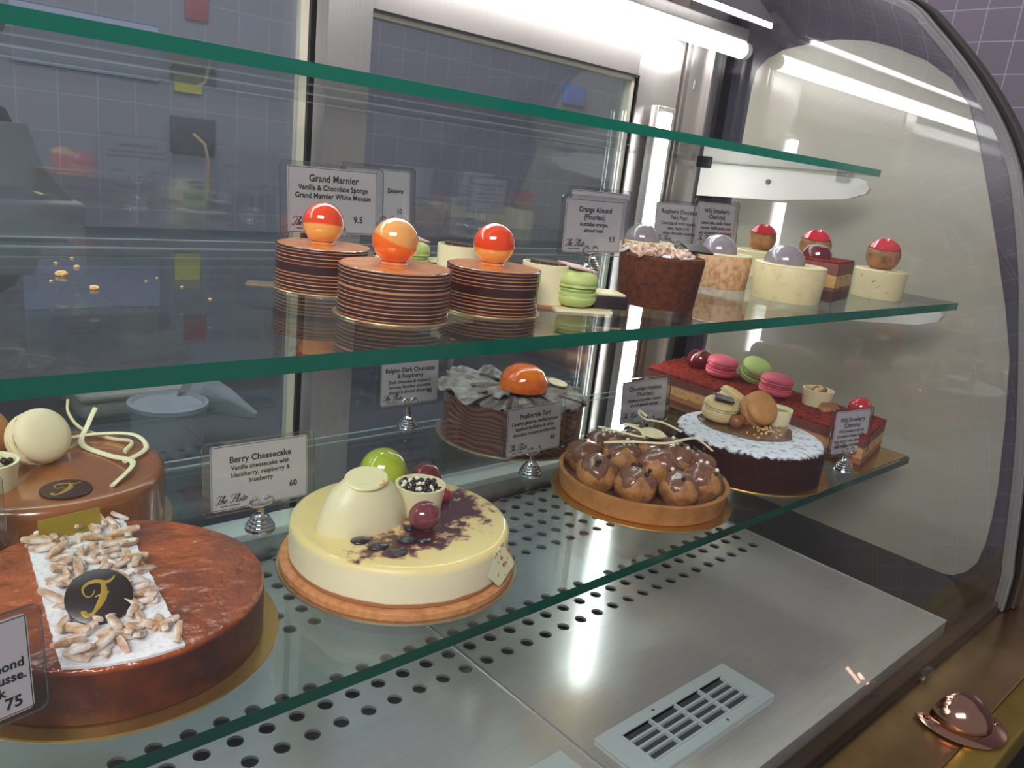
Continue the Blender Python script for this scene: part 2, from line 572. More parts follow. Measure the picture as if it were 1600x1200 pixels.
def obj_ramp(name, stops, rough=0.3, coat=0.0, axis='Z', interp='CONSTANT', wob=0.0, wscale=20, bump=None, mot=None):
    """colour bands along an object-space axis: stops of (metres, colour)"""
    m = bpy.data.materials.new(name)
    m.use_nodes = True
    nt = NT(m)
    b = nt.n('ShaderNodeBsdfPrincipled', Roughness=rough)
    b.inputs['Coat Weight'].default_value = coat
    nt.l(b.outputs[0], nt.out.inputs[0])
    tc = nt.n('ShaderNodeTexCoord')
    sx = nt.n('ShaderNodeSeparateXYZ')
    nt.l(tc.outputs['Object'], sx.inputs[0])
    lo, hi = stops[0][0], stops[-1][0]
    src = sx.outputs[axis]
    if wob:
        nz = nt.n('ShaderNodeTexNoise', Scale=wscale, Detail=3.0)
        nt.l(tc.outputs['Object'], nz.inputs['Vector'])
        ma = nt.n('ShaderNodeMath', _operation='MULTIPLY_ADD')
        ma.inputs[1].default_value = wob
        nt.l(nz.outputs['Fac'], ma.inputs[0])
        nt.l(src, ma.inputs[2])
        src = ma.outputs[0]
        lo, hi = lo + wob / 2, hi + wob / 2
    mr = nt.n('ShaderNodeMapRange')
    mr.inputs['From Min'].default_value = lo
    mr.inputs['From Max'].default_value = hi
    nt.l(src, mr.inputs[0])
    span = stops[-1][0] - stops[0][0]
    rp = ramp(nt, [((p - stops[0][0]) / span, c) for p, c in stops], interp)
    nt.l(mr.outputs[0], rp.inputs[0])
    last = rp.outputs[0]
    if mot:
        nz = nt.n('ShaderNodeTexNoise', Scale=mot[0], Detail=5.0)
        nt.l(tc.outputs['Object'], nz.inputs['Vector'])
        mr2 = nt.n('ShaderNodeMapRange')
        mr2.inputs['From Min'].default_value = mot[2]
        mr2.inputs['From Max'].default_value = mot[3]
        nt.l(nz.outputs['Fac'], mr2.inputs[0])
        mx = nt.n('ShaderNodeMix', _data_type='RGBA')
        nt.l(mr2.outputs[0], mx.inputs[0])
        nt.l(last, mx.inputs[6])
        mx.inputs[7].default_value = mot[1]
        last = mx.outputs[2]
    nt.l(last, b.inputs['Base Color'])
    if bump:
        nz = nt.n('ShaderNodeTexNoise', Scale=bump[0], Detail=4.0)
        nt.l(tc.outputs['Object'], nz.inputs['Vector'])
        bp = nt.n('ShaderNodeBump', Strength=bump[1], Distance=bump[2])
        nt.l(nz.outputs['Fac'], bp.inputs['Height'])
        nt.l(bp.outputs[0], b.inputs['Normal'])
    return m


# ================================================================== THE SHOP AROUND THE CASE
def struct(o):
    o['kind'] = 'structure'
    return o


struct(MB().box(-2.2, 2.45, -2.2, 2.1, -0.05, 0).build('floor', M_FLOOR, smooth=0))
struct(MB().box(2.4, 2.45, -2.2, 2.05, 0, 3.0).build('wall_right', M_TILE_R, smooth=0))
struct(MB().box(-2.2, 2.45, 2.05, 2.1, 0, 3.0).build('wall_back', M_TILE_B, smooth=0))

# things behind the sliding doors
bench = thing('work_bench', 'dark staff work bench seen through the sliding doors under the middle shelf', 'bench', (0, 0, 0))
MB().box(-0.8, 1.6, 0.98, 1.62, EYE - 0.455, EYE - 0.425, bev=.004).build('worktop', M_BENCH, bench)
MB().box(-0.78, 1.58, 1.0, 1.6, 0.0, EYE - 0.455).build('cabinet', mat('bench_cabinet', rgb(40, 42, 50), .5), bench, smooth=0)
back = thing('back_counter', 'dark counter running along the tiled wall behind the doors', 'counter', (0, 0, 0))
MB().box(-1.2, 2.3, 1.7, 2.045, EYE - 0.27, EYE - 0.24, bev=.004).build('worktop', M_BENCH, back)
MB().box(-1.2, 2.3, 1.72, 2.045, 0.0, EYE - 0.27).build('cabinet', mat('counter_cabinet', rgb(34, 36, 44), .5), back, smooth=0)

tub = thing('plastic_tub', 'round white plastic tub with crinkled film sides on the staff bench', 'tub', (0.372, 1.06, EYE - 0.425))
MB().lathe([(0, 0), (.043, 0), (.049, .062), (.047, .062), (.044, .006), (0, .006)], 40,
           fn=lambda r, z, a: (r * (1 + .03 * math.sin(9 * a + 40 * z) * (0 < z < .06)), z)).build('tub_body', mat('white_film', rgb(150, 150, 156), .4, coat=.4), tub)
MB().lathe([(0, .058), (.046, .058), (.0515, .062), (.0515, .068), (.047, .069), (.044, .064), (0, .064)], 40).build('lid', mat('white_lid', rgb(170, 170, 176), .35), tub)
tray_b = thing('food_container', 'pale beige lidded container lying behind the white tub', 'container', (0.385, 1.26, EYE - 0.425))
MB().box(-.085, .085, -.06, .06, 0, .03, bev=.012).build('container_base', mat('container_beige', rgb(150, 140, 126), .5), tray_b)
MB().box(-.088, .088, -.063, .063, .03, .042, bev=.006).build('lid', mat('container_lid', rgb(176, 166, 152), .45), tray_b)
bag = MB().lathe([(0, 0), (.006, .003), (.02, .05), (.03, .085), (.018, .1), (.024, .112), (0, .11)], 20, M=E3(0, 68, 150),
                 fn=lambda r, z, a: (r * (1 + .12 * math.sin(5 * a + z * 60)), z)).build('piping_bag', mat('bag_white', rgb(160, 158, 160), .6), loc=(0.40, 1.08, EYE - 0.388))
bag.location = (0.500, 1.06, EYE - 0.395)
tag(bag, 'crumpled white piping bag lying on the bench right of the white tub', 'piping bag')

reg = thing('receipt_printer', 'pale grey receipt printer with dark window seen through left sliding door', 'printer', (0.17, 1.2, EYE - 0.2))
MB().box(-.16, .131, -.05, .1, 0, .095, bev=.008).build('printer_body', mat('printer_grey', rgb(156, 150, 154), .5), reg)
MB().prism([(-.16, .095), (.118, .095), (.085, .135), (.07, .185), (-.16, .185)], -.04, .09, M=E3(90, 0, 0) @ T(0, 0, -.05)).build('printer_head', mat('printer_head_grey', rgb(156, 150, 154), .5), reg)
MB().box(-.12, .108, -.0515, -.049, .043, .047).build('paper_slot', M_BLACK, reg, smooth=0)
MB().prism([(-.14, .165), (.066, .165), (.05, .2), (.02, .215), (-.14, .218)], -.035, .08, M=E3(90, 0, 0) @ T(0, 0, -.05)).build('window', M_BLACKG, reg)


def wallbox(name, label, cat, x0, x1, z0, z1, m, d=.012):
    o = MB().box(x0, x1, 2.05 - d, 2.049, EYE + z0, EYE + z1, bev=.003).build(name, m)
    return tag(o, label, cat)


wallbox('wall_notice', 'small yellow notice on the tiled wall above the socket', 'notice', .735, .80, .085, .155, mat('yellow_note', rgb(196, 186, 70), .6), .003)
wallbox('wall_notice', 'small red notice high on the tiled wall', 'notice', .76, .815, .25, .31, mat('red_note', rgb(150, 60, 72), .6), .003)
wallbox('paper_sheet', 'large pale paper sheet pinned on the tiled wall behind the printer', 'paper', .40, .70, .10, .22, mat('sheet', rgb(150, 150, 176), .7), .003)
sock = wallbox('wall_socket', 'dark wall socket with a tan plug lead', 'socket', .725, .83, -.055, .03, mat('socket_dark', rgb(62, 62, 74), .4), .014)
MB().tube([(.775, 2.03, EYE - .01), (.79, 2.0, EYE - .03), (.80, 2.0, EYE - .07), (.802, 2.01, EYE - .16)], .004, 8).build('plug_lead', mat('tan_lead', rgb(170, 140, 96), .5), sock)
wallbox('hanging_cloth', 'bright blue cloth hanging on the back wall near the tall lit strip', 'cloth', 2.03, 2.13, .225, .29, mat('blue_cloth', rgb(70, 100, 190), .8), .02)

# ================================================================== THE DISPLAY CASE
case = thing('display_case', 'stainless cake display case with curved glass front and reflective end panel', 'display case', (0, 0, 0))
ARC = [(.82, .318), (.72, .322), (.64, .310), (.5635, .282), (.5195, .246), (.475, .2034), (.441, .166), (.406, .1216), (.3805, .081), (.363, .0415), (.331, -.056), (.312, -.131), (.294, -.206), (.276, -.2924), (.2616, -.3818), (.2525, -.45), (.2485, -.4735), (.2475, -.526)]


def smooth_poly(P, n=4):
    out = []
    for i in range(len(P) - 1):
        p0, p1, p2, p3 = P[max(i - 1, 0)], P[i], P[i + 1], P[min(i + 2, len(P) - 1)]
        for k in range(n):
            t = k / n
            out.append(tuple(0.5 * (2 * p1[j] + (p2[j] - p0[j]) * t + (2 * p0[j] - 5 * p1[j] + 4 * p2[j] - p3[j]) * t * t + (3 * p1[j] - p0[j] - 3 * p2[j] + p3[j]) * t ** 3) for j in range(2)))
    out.append(P[-1])
    return out


ARCS = smooth_poly(ARC)


def off_arc(d):
    out = []
    for i, p in enumerate(ARCS):
        a, b = ARCS[max(i - 1, 0)], ARCS[min(i + 1, len(ARCS) - 1)]
        t = Vector((b[0] - a[0], b[1] - a[1])).normalized()
        nrm = Vector((t.y, -t.x))           # towards the customer (outwards)
        out.append((p[0] + nrm.x * d, p[1] + nrm.y * d))
    return out


def arc_band(x0, x1, d0, d1):
    mb = MB()
    A, B = off_arc(d0), off_arc(d1)
    vs, fs = [], []
    for (a, b) in zip(A, B):
        vs += [(x0, a[0], EYE + a[1]), (x1, a[0], EYE + a[1]), (x1, b[0], EYE + b[1]), (x0, b[0], EYE + b[1])]
    n = len(A)
    for i in range(n - 1):
        for k in range(4):
            j = (k + 1) % 4
            fs.append((i * 4 + k, i * 4 + j, i * 4 + 4 + j, i * 4 + 4 + k))
    fs += [(3, 2, 1, 0), tuple((n - 1) * 4 + k for k in range(4))]
    return mb.add(vs, fs)


arc_band(LX, EX, 0, .006).build('curved_front_glass', M_FRONT, case)
arc_band(EX - .003, EX + .006, -.006, .007).build('seal_strip', obj_ramp('dotted_seal', [(0, rgb(150, 148, 146)), (.5, rgb(118, 116, 116)), (1, rgb(118, 116, 116))], .6), case)
arc_band(EX + .006, EX + .022, -.012, .011).build('black_gasket', M_BLACK, case)
arc_band(EX + .022, EX + .05, -.03, .014).build('end_trim', M_TRIM, case)

# end wall of the case: smoked border with the pale inner panel standing 2 mm proud
endp = [(y, z) for y, z in off_arc(-.004)] + [(.86, -.53), (.86, .318)]
MB().add([(EX, y, EYE + z) for y, z in endp] + [(EX + .02, y, EYE + z) for y, z in endp],
         [tuple(range(len(endp))), tuple(range(len(endp), 2 * len(endp)))[::-1]] + [(i, (i + 1) % len(endp), len(endp) + (i + 1) % len(endp), len(endp) + i) for i in range(len(endp))]).build('end_panel', M_BORDER, case, smooth=20)
BE = [(.795, .17), (.792, .197), (.775, .215), (.7495, .228), (.70, .237), (.66, .2407), (.61, .237), (.5687, .2264), (.52, .208), (.4795, .183), (.45, .15), (.426, .104), (.395, .03), (.3654, -.044), (.34, -.11), (.3182, -.1765), (.302, -.265), (.2888, -.3541), (.285, -.40), (.284, -.4408), (.2875, -.472), (.2975, -.4909), (.312, -.503), (.333, -.51), (.795, -.51)]
nB = len(BE)
MB().add([(EX - .002, y, EYE + z) for y, z in BE] + [(EX, y, EYE + z) for y, z in BE],
         [tuple(range(nB)), tuple(range(nB, 2 * nB))[::-1]] + [(i, (i + 1) % nB, nB + (i + 1) % nB, nB + i) for i in range(nB)]).build('pale_end_lining', M_BEIGE, case, smooth=20)

# back frame
MB().box(1.095, 1.205, DY + .004, DY + .04, EYE - .5, EYE + .30).build('corner_pillar', M_STEELV, case, smooth=0)
MB().box(1.205, 1.232, DY - .004, DY + .04, EYE - .5, EYE + .30).build('pillar_gasket', M_BLACKG, case, smooth=0)
for k, x in enumerate((1.098, 1.112, 1.172)):
    MB().box(x, x + .004, DY - .004, DY + .004, EYE - .5, EYE + .24).build('pillar_rib', M_STEELV, case, smooth=0)
MB().box(LX, 1.205, DY + .058, DY + .09, EYE + .205, EYE + .30).build('header', M_HEAD, case, smooth=0)
MB().prism([(DY + .05, .312), (.80, .312), (.745, .258), (.745, .25), (.752, .25), (.80, .295), (DY + .05, .295)], LX, 1.19,
           M=Matrix(((0, 0, 1, 0), (1, 0, 0, 0), (0, 1, 0, EYE), (0, 0, 0, 1)))).build('canopy', M_STEEL, case, smooth=0)
MB().box(LX, 1.19, .7415, .7455, EYE + .2475, EYE + .258, bev=.001).build('canopy_lip', M_CHROME, case)
for z in (.158, .166):
    MB().lathe([(0, 0), (.004, 0), (.003, .002), (0, .0025)], 12, M=T(1.139, DY + .004, EYE + z) @ E3(90, 0, 0)).build('screw', M_CHROME, case)
MB().box(LX, 1.20, DY - .022, DY + .02, EYE - .462, EYE - .452, bev=.001).build('door_sill', mat('sill_white', rgb(214, 212, 206), .35), case)
MB().add([(LX, DY - .012, EYE - .462), (1.20, DY - .012, EYE - .462), (1.20, DY - .004, EYE - .515), (LX, DY - .004, EYE - .515),
          (LX, DY + .02, EYE - .462), (1.20, DY + .02, EYE - .462), (1.20, DY + .02, EYE - .515), (LX, DY + .02, EYE - .515)],
         [(0, 1, 2, 3), (4, 7, 6, 5), (0, 4, 5, 1), (3, 2, 6, 7), (1, 5, 6, 2), (0, 3, 7, 4)]).build('rear_riser', M_STEEL, case, smooth=0)
MB().box(LX, EX, .262, DY + .01, EYE - .56, EYE - .545).build('base_pan', M_PAN, case, smooth=0)
MB().box(1.075, EX, .262, DY, EYE - .545, EYE - .507).build('side_infill', M_BLACKG, case, smooth=0)
MB().box(LX, EX + .02, .2475, .262, EYE - .56, EYE - .515, bev=.002).build('front_channel', mat('dark_channel', rgb(20, 19, 19), .35), case)
MB().box(LX, EX + .02, .244, .2475, EYE - .54, EYE - .523).build('glass_foot_seal', M_BLACK, case, smooth=0)
MB().box(LX, EX + .05, .262, .86, 0.0, EYE - .56).build('case_base', mat('base_dark', rgb(40, 34, 30), .5), case, smooth=0)

# sliding doors
rd = thing('sliding_door', 'steel-framed glass sliding door behind the round cakes with wide left upright', 'door', (0, DY, EYE))
MB().box(.463, .518, -.006, .020, -.4505, .23).build('left_upright', M_STEELV, rd, smooth=0)
MB().box(.989, 1.092, -.002, .024, -.4505, .23, bev=.001).build('right_upright', M_STEELV, rd)
MB().box(.518, .989, -.002, .024, .150, .23).build('top_rail', M_HEAD, rd, smooth=0)
for y in (.004, .016):
    MB().box(.52, .987, y, y + .003, -.45, .149).build('glass_pane', M_DOOR, rd, smooth=0)
g = MB()
g.box(.518, .989, .003, .022, .146, .150)
g.box(.984, .989, .003, .022, -.45, .146)
g.build('cream_seal', M_CREAMSEAL, rd, smooth=0)
g = MB()
g.box(.518, .989, -.003, .003, .1505, .1535)
g.box(.989, .992, -.003, .003, -.45, .1535)
g.build('dark_bead', M_BLACK, rd, smooth=0)
ld = thing('sliding_door', 'left glass sliding door with a cream seal along its right edge', 'door', (0, DY + .03, EYE))
for y in (.004, .016):
    MB().box(LX, .4515, y, y + .003, -.45, .25).build('glass_pane', M_DOOR, ld, smooth=0)
MB().box(.452, .4635, .0085, .0150, -.4505, .25).build('cream_seal', M_CREAMSEAL, ld, smooth=0)
MB().box(.464, .482, .004, .024, -.4505, .25).build('dark_edge', M_BLACK, ld, smooth=0)

# lamps
tl = thing('tube_light', 'long lit white tube light under the steel canopy', 'light', (0, .79, EYE + .219))
MB().tube([(LX + .02, 0, 0), (1.172, 0, 0)], .0125, 18).build('diffuser', M_TUBE, tl)
MB().box(LX + .02, 1.172, -.010, .012, .011, .03, bev=.002).build('batten', M_STEEL, tl)
MB().tube([(1.172, 0, 0), (1.184, 0, 0)], .013, 18).build('end_cap', M_PLASTICW, tl)
el = thing('strip_light', 'thin lit strip light along the front lip of the canopy', 'light', (0, .739, EYE + .2515))
MB().box(LX + .02, 1.165, -.002, .002, -.0035, .0035, bev=.001).build('diffuser', emit('lit_lip_strip', (1, .99, .98, 1), 16.0), el)
vl = thing('strip_light', 'tall lit vertical strip light in the back right corner', 'light', (1.033, .812, EYE - .45))
MB().box(-.011, .011, -.006, .004, .012, .556, bev=.003).build('diffuser', M_STRIP, vl)
MB().box(-.014, .030, .004, .020, 0, .565, bev=.002).build('backing_channel', M_STEELV, vl)
MB().box(-.013, .013, -.007, .004, 0, .012, bev=.002).build('end_cap', M_PLASTICW, vl)


# glass shelves
def shelf2(label, x1, yf, yb, z, t=.0095):
    s = thing('glass_shelf', label, 'shelf', (0, 0, z), 0, 'glass shelves of the display case')
    mb = MB()
    vs = [(x, y, q) for q in (-t, 0) for y in (yf, yb) for x in (LX, x1)]
    mb.add(vs, [(0, 2, 3, 1), (4, 5, 7, 6), (2, 6, 7, 3)])
    mb.build('glass_sheet', M_SHELF, s, smooth=0)
    e = MB()
    e.add(vs, [(0, 1, 5, 4), (1, 3, 7, 5), (0, 4, 6, 2)])
    e.build('green_front_edge', M_EDGE, s, smooth=0)
    w = MB()
    w.box(LX, x1, yb - .0012, yb, -.0012, 0)
    w.box(LX, x1, yb - .0012, yb, -t, -t + .0012)
    w.build('rear_edge', mat('pale_glass_edge', rgb(176, 190, 190), .25), s, smooth=0)
    return s


shelf2('empty top glass shelf with green front edge', 1.147, .513, .834, ZT)
shelf2('middle glass shelf carrying the single-serve cakes', 1.147, .3725, .828, ZM)
shelf2('bottom glass shelf carrying the large whole cakes', 1.17, .391, .803, ZB)


def bracket(label, ytip, ztop, yb, zt2):
    """arm along +Y in the YZ plane at x = 1.155"""
    b = thing('shelf_bracket', label, 'bracket', (1.155, 0, EYE), 0, 'white shelf brackets at the right end')
    P = [(yb, ztop), (ytip + .02, zt2 + .004), (ytip + .006, zt2), (ytip, zt2 - .008), (ytip + .004, zt2 - .016), (ytip + .03, zt2 - .026), (ytip + .14, ztop - .048), (yb, ztop - .055)]
    MB().prism(P, -.004, .004, M=Matrix(((0, 0, 1, 0), (1, 0, 0, 0), (0, 1, 0, 0), (0, 0, 0, 1)))).build('arm', M_PLASTICW, b, smooth=25)
    MB().lathe([(0, 0), (.004, 0), (.004, .0015), (0, .002)], 14, M=T(-.0042, ytip + .16, ztop - .022) @ E3(0, -90, 0)).build('screw_head', M_TRIM, b)
    MB().box(-.006, .006, yb - .02, yb + .01, ztop - .010, ztop + .006, bev=.002).build('clamp', M_BLACK, b)
    MB().box(-.007, .007, ytip + .03, ytip + .052, zt2 - .004, zt2 + .012, bev=.002).build('clear_clip', M_CLIP, b)
    return b


bracket('white tapered bracket under the right end of the top shelf', .526, .043, .815, .034)
bracket('white tapered bracket under the right end of the middle shelf', .389, -.117, .815, -.122)

# perforated trays
PX0, PITCH, PR = .2781, .02884, .0072
BANDS = [(.5103, .5973, [.5248, .5538, .5828]), (.6669, .8415, [.6814 + .0291 * k for k in range(6)])]


def tray(label, xa, xb, y0=.2635):
    t = thing('perforated_tray', label, 'tray', (0, 0, ZTR), 0, 'steel trays on the case floor')
    mb = MB()
    y = y0
    kk0 = math.ceil((xa + PR - PX0 + .004) / PITCH)
    kk1 = math.floor((xb - PR - PX0 - .004) / PITCH)
    xs0, xs1 = PX0 + (kk0 - .5) * PITCH, PX0 + (kk1 + .5) * PITCH

    def quad(x0, x1, ya, yb):
        mb.add([(x0, ya, 0), (x1, ya, 0), (x1, yb, 0), (x0, yb, 0)], [(0, 1, 2, 3)])
    for b0, b1, rows in BANDS:
        quad(xa, xb, y, b0)
        h = (b1 - b0) / len(rows)
        quad(xa, xs0, b0, b1)
        quad(xs1, xb, b0, b1)
        for ri, ry in enumerate(rows):
            ya, yb = b0 + ri * h, b0 + (ri + 1) * h
            for k in range(kk0, kk1 + 1):
                cx = PX0 + k * PITCH
                n = 24
                vs, fs = [], []
                for i in range(n):
                    a = 2 * PI * i / n + PI / n
                    c, s_ = math.cos(a), math.sin(a)
                    vs.append((cx + PR * c, ry + PR * s_, 0))
                    q = 1 / max(abs(c), abs(s_))
                    vs.append((cx + c * q * PITCH / 2, (ya + yb) / 2 + s_ * q * h / 2, 0))
                    vs.append((cx + PR * c, ry + PR * s_, -.003))
                for i in range(n):
                    j = (i + 1) % n
                    fs.append((3 * i, 3 * i + 1, 3 * j + 1, 3 * j))
                    fs.append((3 * i, 3 * j, 3 * j + 2, 3 * i + 2))
                # square corners of the cell
                mb.add(vs, fs)
                for sx in (-1, 1):
                    for sy in (-1, 1):
                        idx = [i for i in range(n) if (vs[3 * i + 1][0] - cx) * sx > 0 and (vs[3 * i + 1][1] - (ya + yb) / 2) * sy > 0]
                        idx.sort(key=lambda i: min(PITCH / 2 - abs(vs[3 * i + 1][0] - cx), 9) + min(h / 2 - abs(vs[3 * i + 1][1] - (ya + yb) / 2), 9))
                        e = sorted(idx, key=lambda i: abs((vs[3 * i + 1][0] - cx) * sx - PITCH / 2) + abs((vs[3 * i + 1][1] - (ya + yb) / 2) * sy - h / 2))[:2]
                        p, q = vs[3 * e[0] + 1], vs[3 * e[1] + 1]
                        mb.add([p, q, (cx + sx * PITCH / 2, (ya + yb) / 2 + sy * h / 2, 0)], [(0, 1, 2)])
        y = b1
    quad(xa, xb, y, DY - .0125)
    # folded rim
    mb.box(xa, xa + .0016, y0, DY - .0125, -.02, .0012)
    mb.box(xb - .0012, xb, y0, DY - .0125, -.02, .0012)
    mb.box(xa, xb, y0, y0 + .0012, -.02, .0004)
    mb.build('perforated_sheet', M_TRAY, t, smooth=20)
    return t


tray('perforated steel tray under the almond cake, left of the seam', -.08, .4930)
tray('perforated steel tray on the right with the whole vent grille', .4945, 1.0660)


def vent(label, x0, x1, y0, y1):
    v = thing('vent_grille', label, 'vent', ((x0 + x1) / 2, (y0 + y1) / 2, ZTR), 0, 'grey vent grilles in the trays')
    w, d = (x1 - x0) / 2, (y1 - y0) / 2
    fr = MB()
    b = .013
    fr.box(-w, w, -d, -d + b, .0004, .004)
    fr.box(-w, w, d - b, d, .0004, .004)
    fr.box(-w, -w + .024, -d + b, d - b, .0004, .004)
    fr.box(w - .024, w, -d + b, d - b, .0004, .004)
    fr.build('frame', M_VENT, v, smooth=0)
    gr = MB()
    gx0, gx1, gy0, gy1 = -w + .024, w - .024, -d + b, d - b
    for k in range(1, 4):
        x = gx0 + (gx1 - gx0) * k / 4
        gr.box(x - .0013, x + .0013, gy0, gy1, .0006, .0045)
        yy = gy0 + (gy1 - gy0) * k / 4
        gr.box(gx0, gx1, yy - .0012, yy + .0012, .0006, .0042)
    gr.box(gx0 - .002, gx1 + .002, gy0 - .002, gy0, .0006, .0055)
    gr.box(gx0 - .002, gx1 + .002, gy1, gy1 + .002, .0006, .0055)
    gr.build('slats', M_VENT, v, smooth=0)
    MB().box(gx0, gx1, gy0, gy1, .0003, .0006).build('dark_opening', mat('vent_dark', rgb(58, 60, 62), .6), v, smooth=0)
    for sx, sy in ((-.25, 1), (.25, -1)):
        MB().lathe([(0, 0), (.0018, 0), (0, .0008)], 8, M=T(w * 2 * sx * .5, sy * (d - .006), .004)).build('screw', M_TRIM, v)
    return v


vent('complete grey vent grille on the right tray', .5125, .7200, .3105, .3745)
vent('grey vent grille cut off by the bottom edge of the photo', .2640, .4740, .3135, .3815)

# brass ledge outside the glass
ledge = thing('brass_ledge', 'aged brass ledge along the foot of the curved glass', 'ledge', (0, 0, EYE - .527))
MB().box(LX, 1.9, .168, .2435, -.03, 0, bev=.002).build('ledge_top', M_BRASS, ledge)
MB().box(LX, 1.9, .135, .168, -.034, .001, bev=.003).build('bright_nosing', M_BRASS2, ledge)
MB().box(LX, 1.9, .15, .24, -.7, -.034).build('front_panel', mat('dark_front', rgb(30, 24, 22), .5), ledge, smooth=0)
for x in (.955, 1.30):
    MB().box(x - .012, x + .012, .238, .2462, .0002, .012, bev=.002).build('clear_glass_clip', M_CLIP, ledge)

shell = thing('copper_shell', 'copper half-dome shell fitting screwed to the brass ledge', 'fitting', (.903, .187, EYE - .5252), R(-40))
qs = MB()
NA, NB = 24, 14
vs, fs = [], []
for thick in (0, .0016):
    for i in range(NA + 1):
        a = -PI / 2 - PI / 2 + PI * i / NA          # half circle in plan, opening towards +y
        for k in range(NB + 1):
            b = PI / 2 * k / NB
            r = .034 - thick
            vs.append((r * math.cos(b) * math.cos(a), r * math.cos(b) * math.sin(a) * .95, (.033 - thick) * math.sin(b) + .0015))
W_ = NB + 1
O_ = (NA + 1) * W_
for i in range(NA):
    for k in range(NB):
        p = i * W_ + k
        fs.append((p, p + W_, p + W_ + 1, p + 1))
        fs.append((O_ + p, O_ + p + 1, O_ + p + W_ + 1, O_ + p + W_))
for k in range(NB):
    fs.append((k, k + 1, O_ + k + 1, O_ + k))
    q = NA * W_ + k
    fs.append((q, O_ + q, O_ + q + 1, q + 1))
qs.add(vs, fs)
qs.build('dome', M_COPPER, shell, smooth=50)
MB().lathe([(.031, 0), (.047, 0), (.048, .0015), (.046, .003), (.033, .0045), (.031, .003), (.031, 0)], 40, a0=-PI - .1, a1=.1).build('flange', M_COPPER, shell)
for a in (-PI + .12, -.12):
    MB().lathe([(0, 0), (.0032, 0), (.0028, .0015), (0, .002)], 14, M=T(.040 * math.cos(a), .040 * math.sin(a), .0042)).build('screw', M_COPPER, shell)


# ================================================================== PRICE CARDS AND HOLDERS
def text_mesh(lines, depth=.00005):
    """lines: (text, height, x, y, align, style); returns verts, faces in the card's x-z plane (y = 0)"""
    V, F = [], []
    dg = bpy.context.evaluated_depsgraph_get()
    for body, h, x, y, align, style in lines:
        c = bpy.data.curves.new('t', 'FONT')
        c.body = body
        c.size = 1.0
        c.align_x = align
        c.resolution_u = 3
        sx = .95
        if style == 'bold':
            c.offset = .026
            c.space_character = 1.03
        elif style == 'script':
            c.offset = .016
            c.shear = .45
            c.space_character = .92
        else:
            c.offset = .008
        o = bpy.data.objects.new('t', c)
        COL.objects.link(o)
        bpy.context.view_layer.update()
        me = bpy.data.meshes.new_from_object(o.evaluated_get(bpy.context.evaluated_depsgraph_get()))
        k = h / .72
        b = len(V)
        V += [(x + v.co.x * k * sx, 0, y + v.co.y * k) for v in me.vertices]
        F += [[i + b for i in p.vertices] for p in me.polygons]
        bpy.data.objects.remove(o)
        bpy.data.curves.remove(c)
        bpy.data.meshes.remove(me)
    return V, F


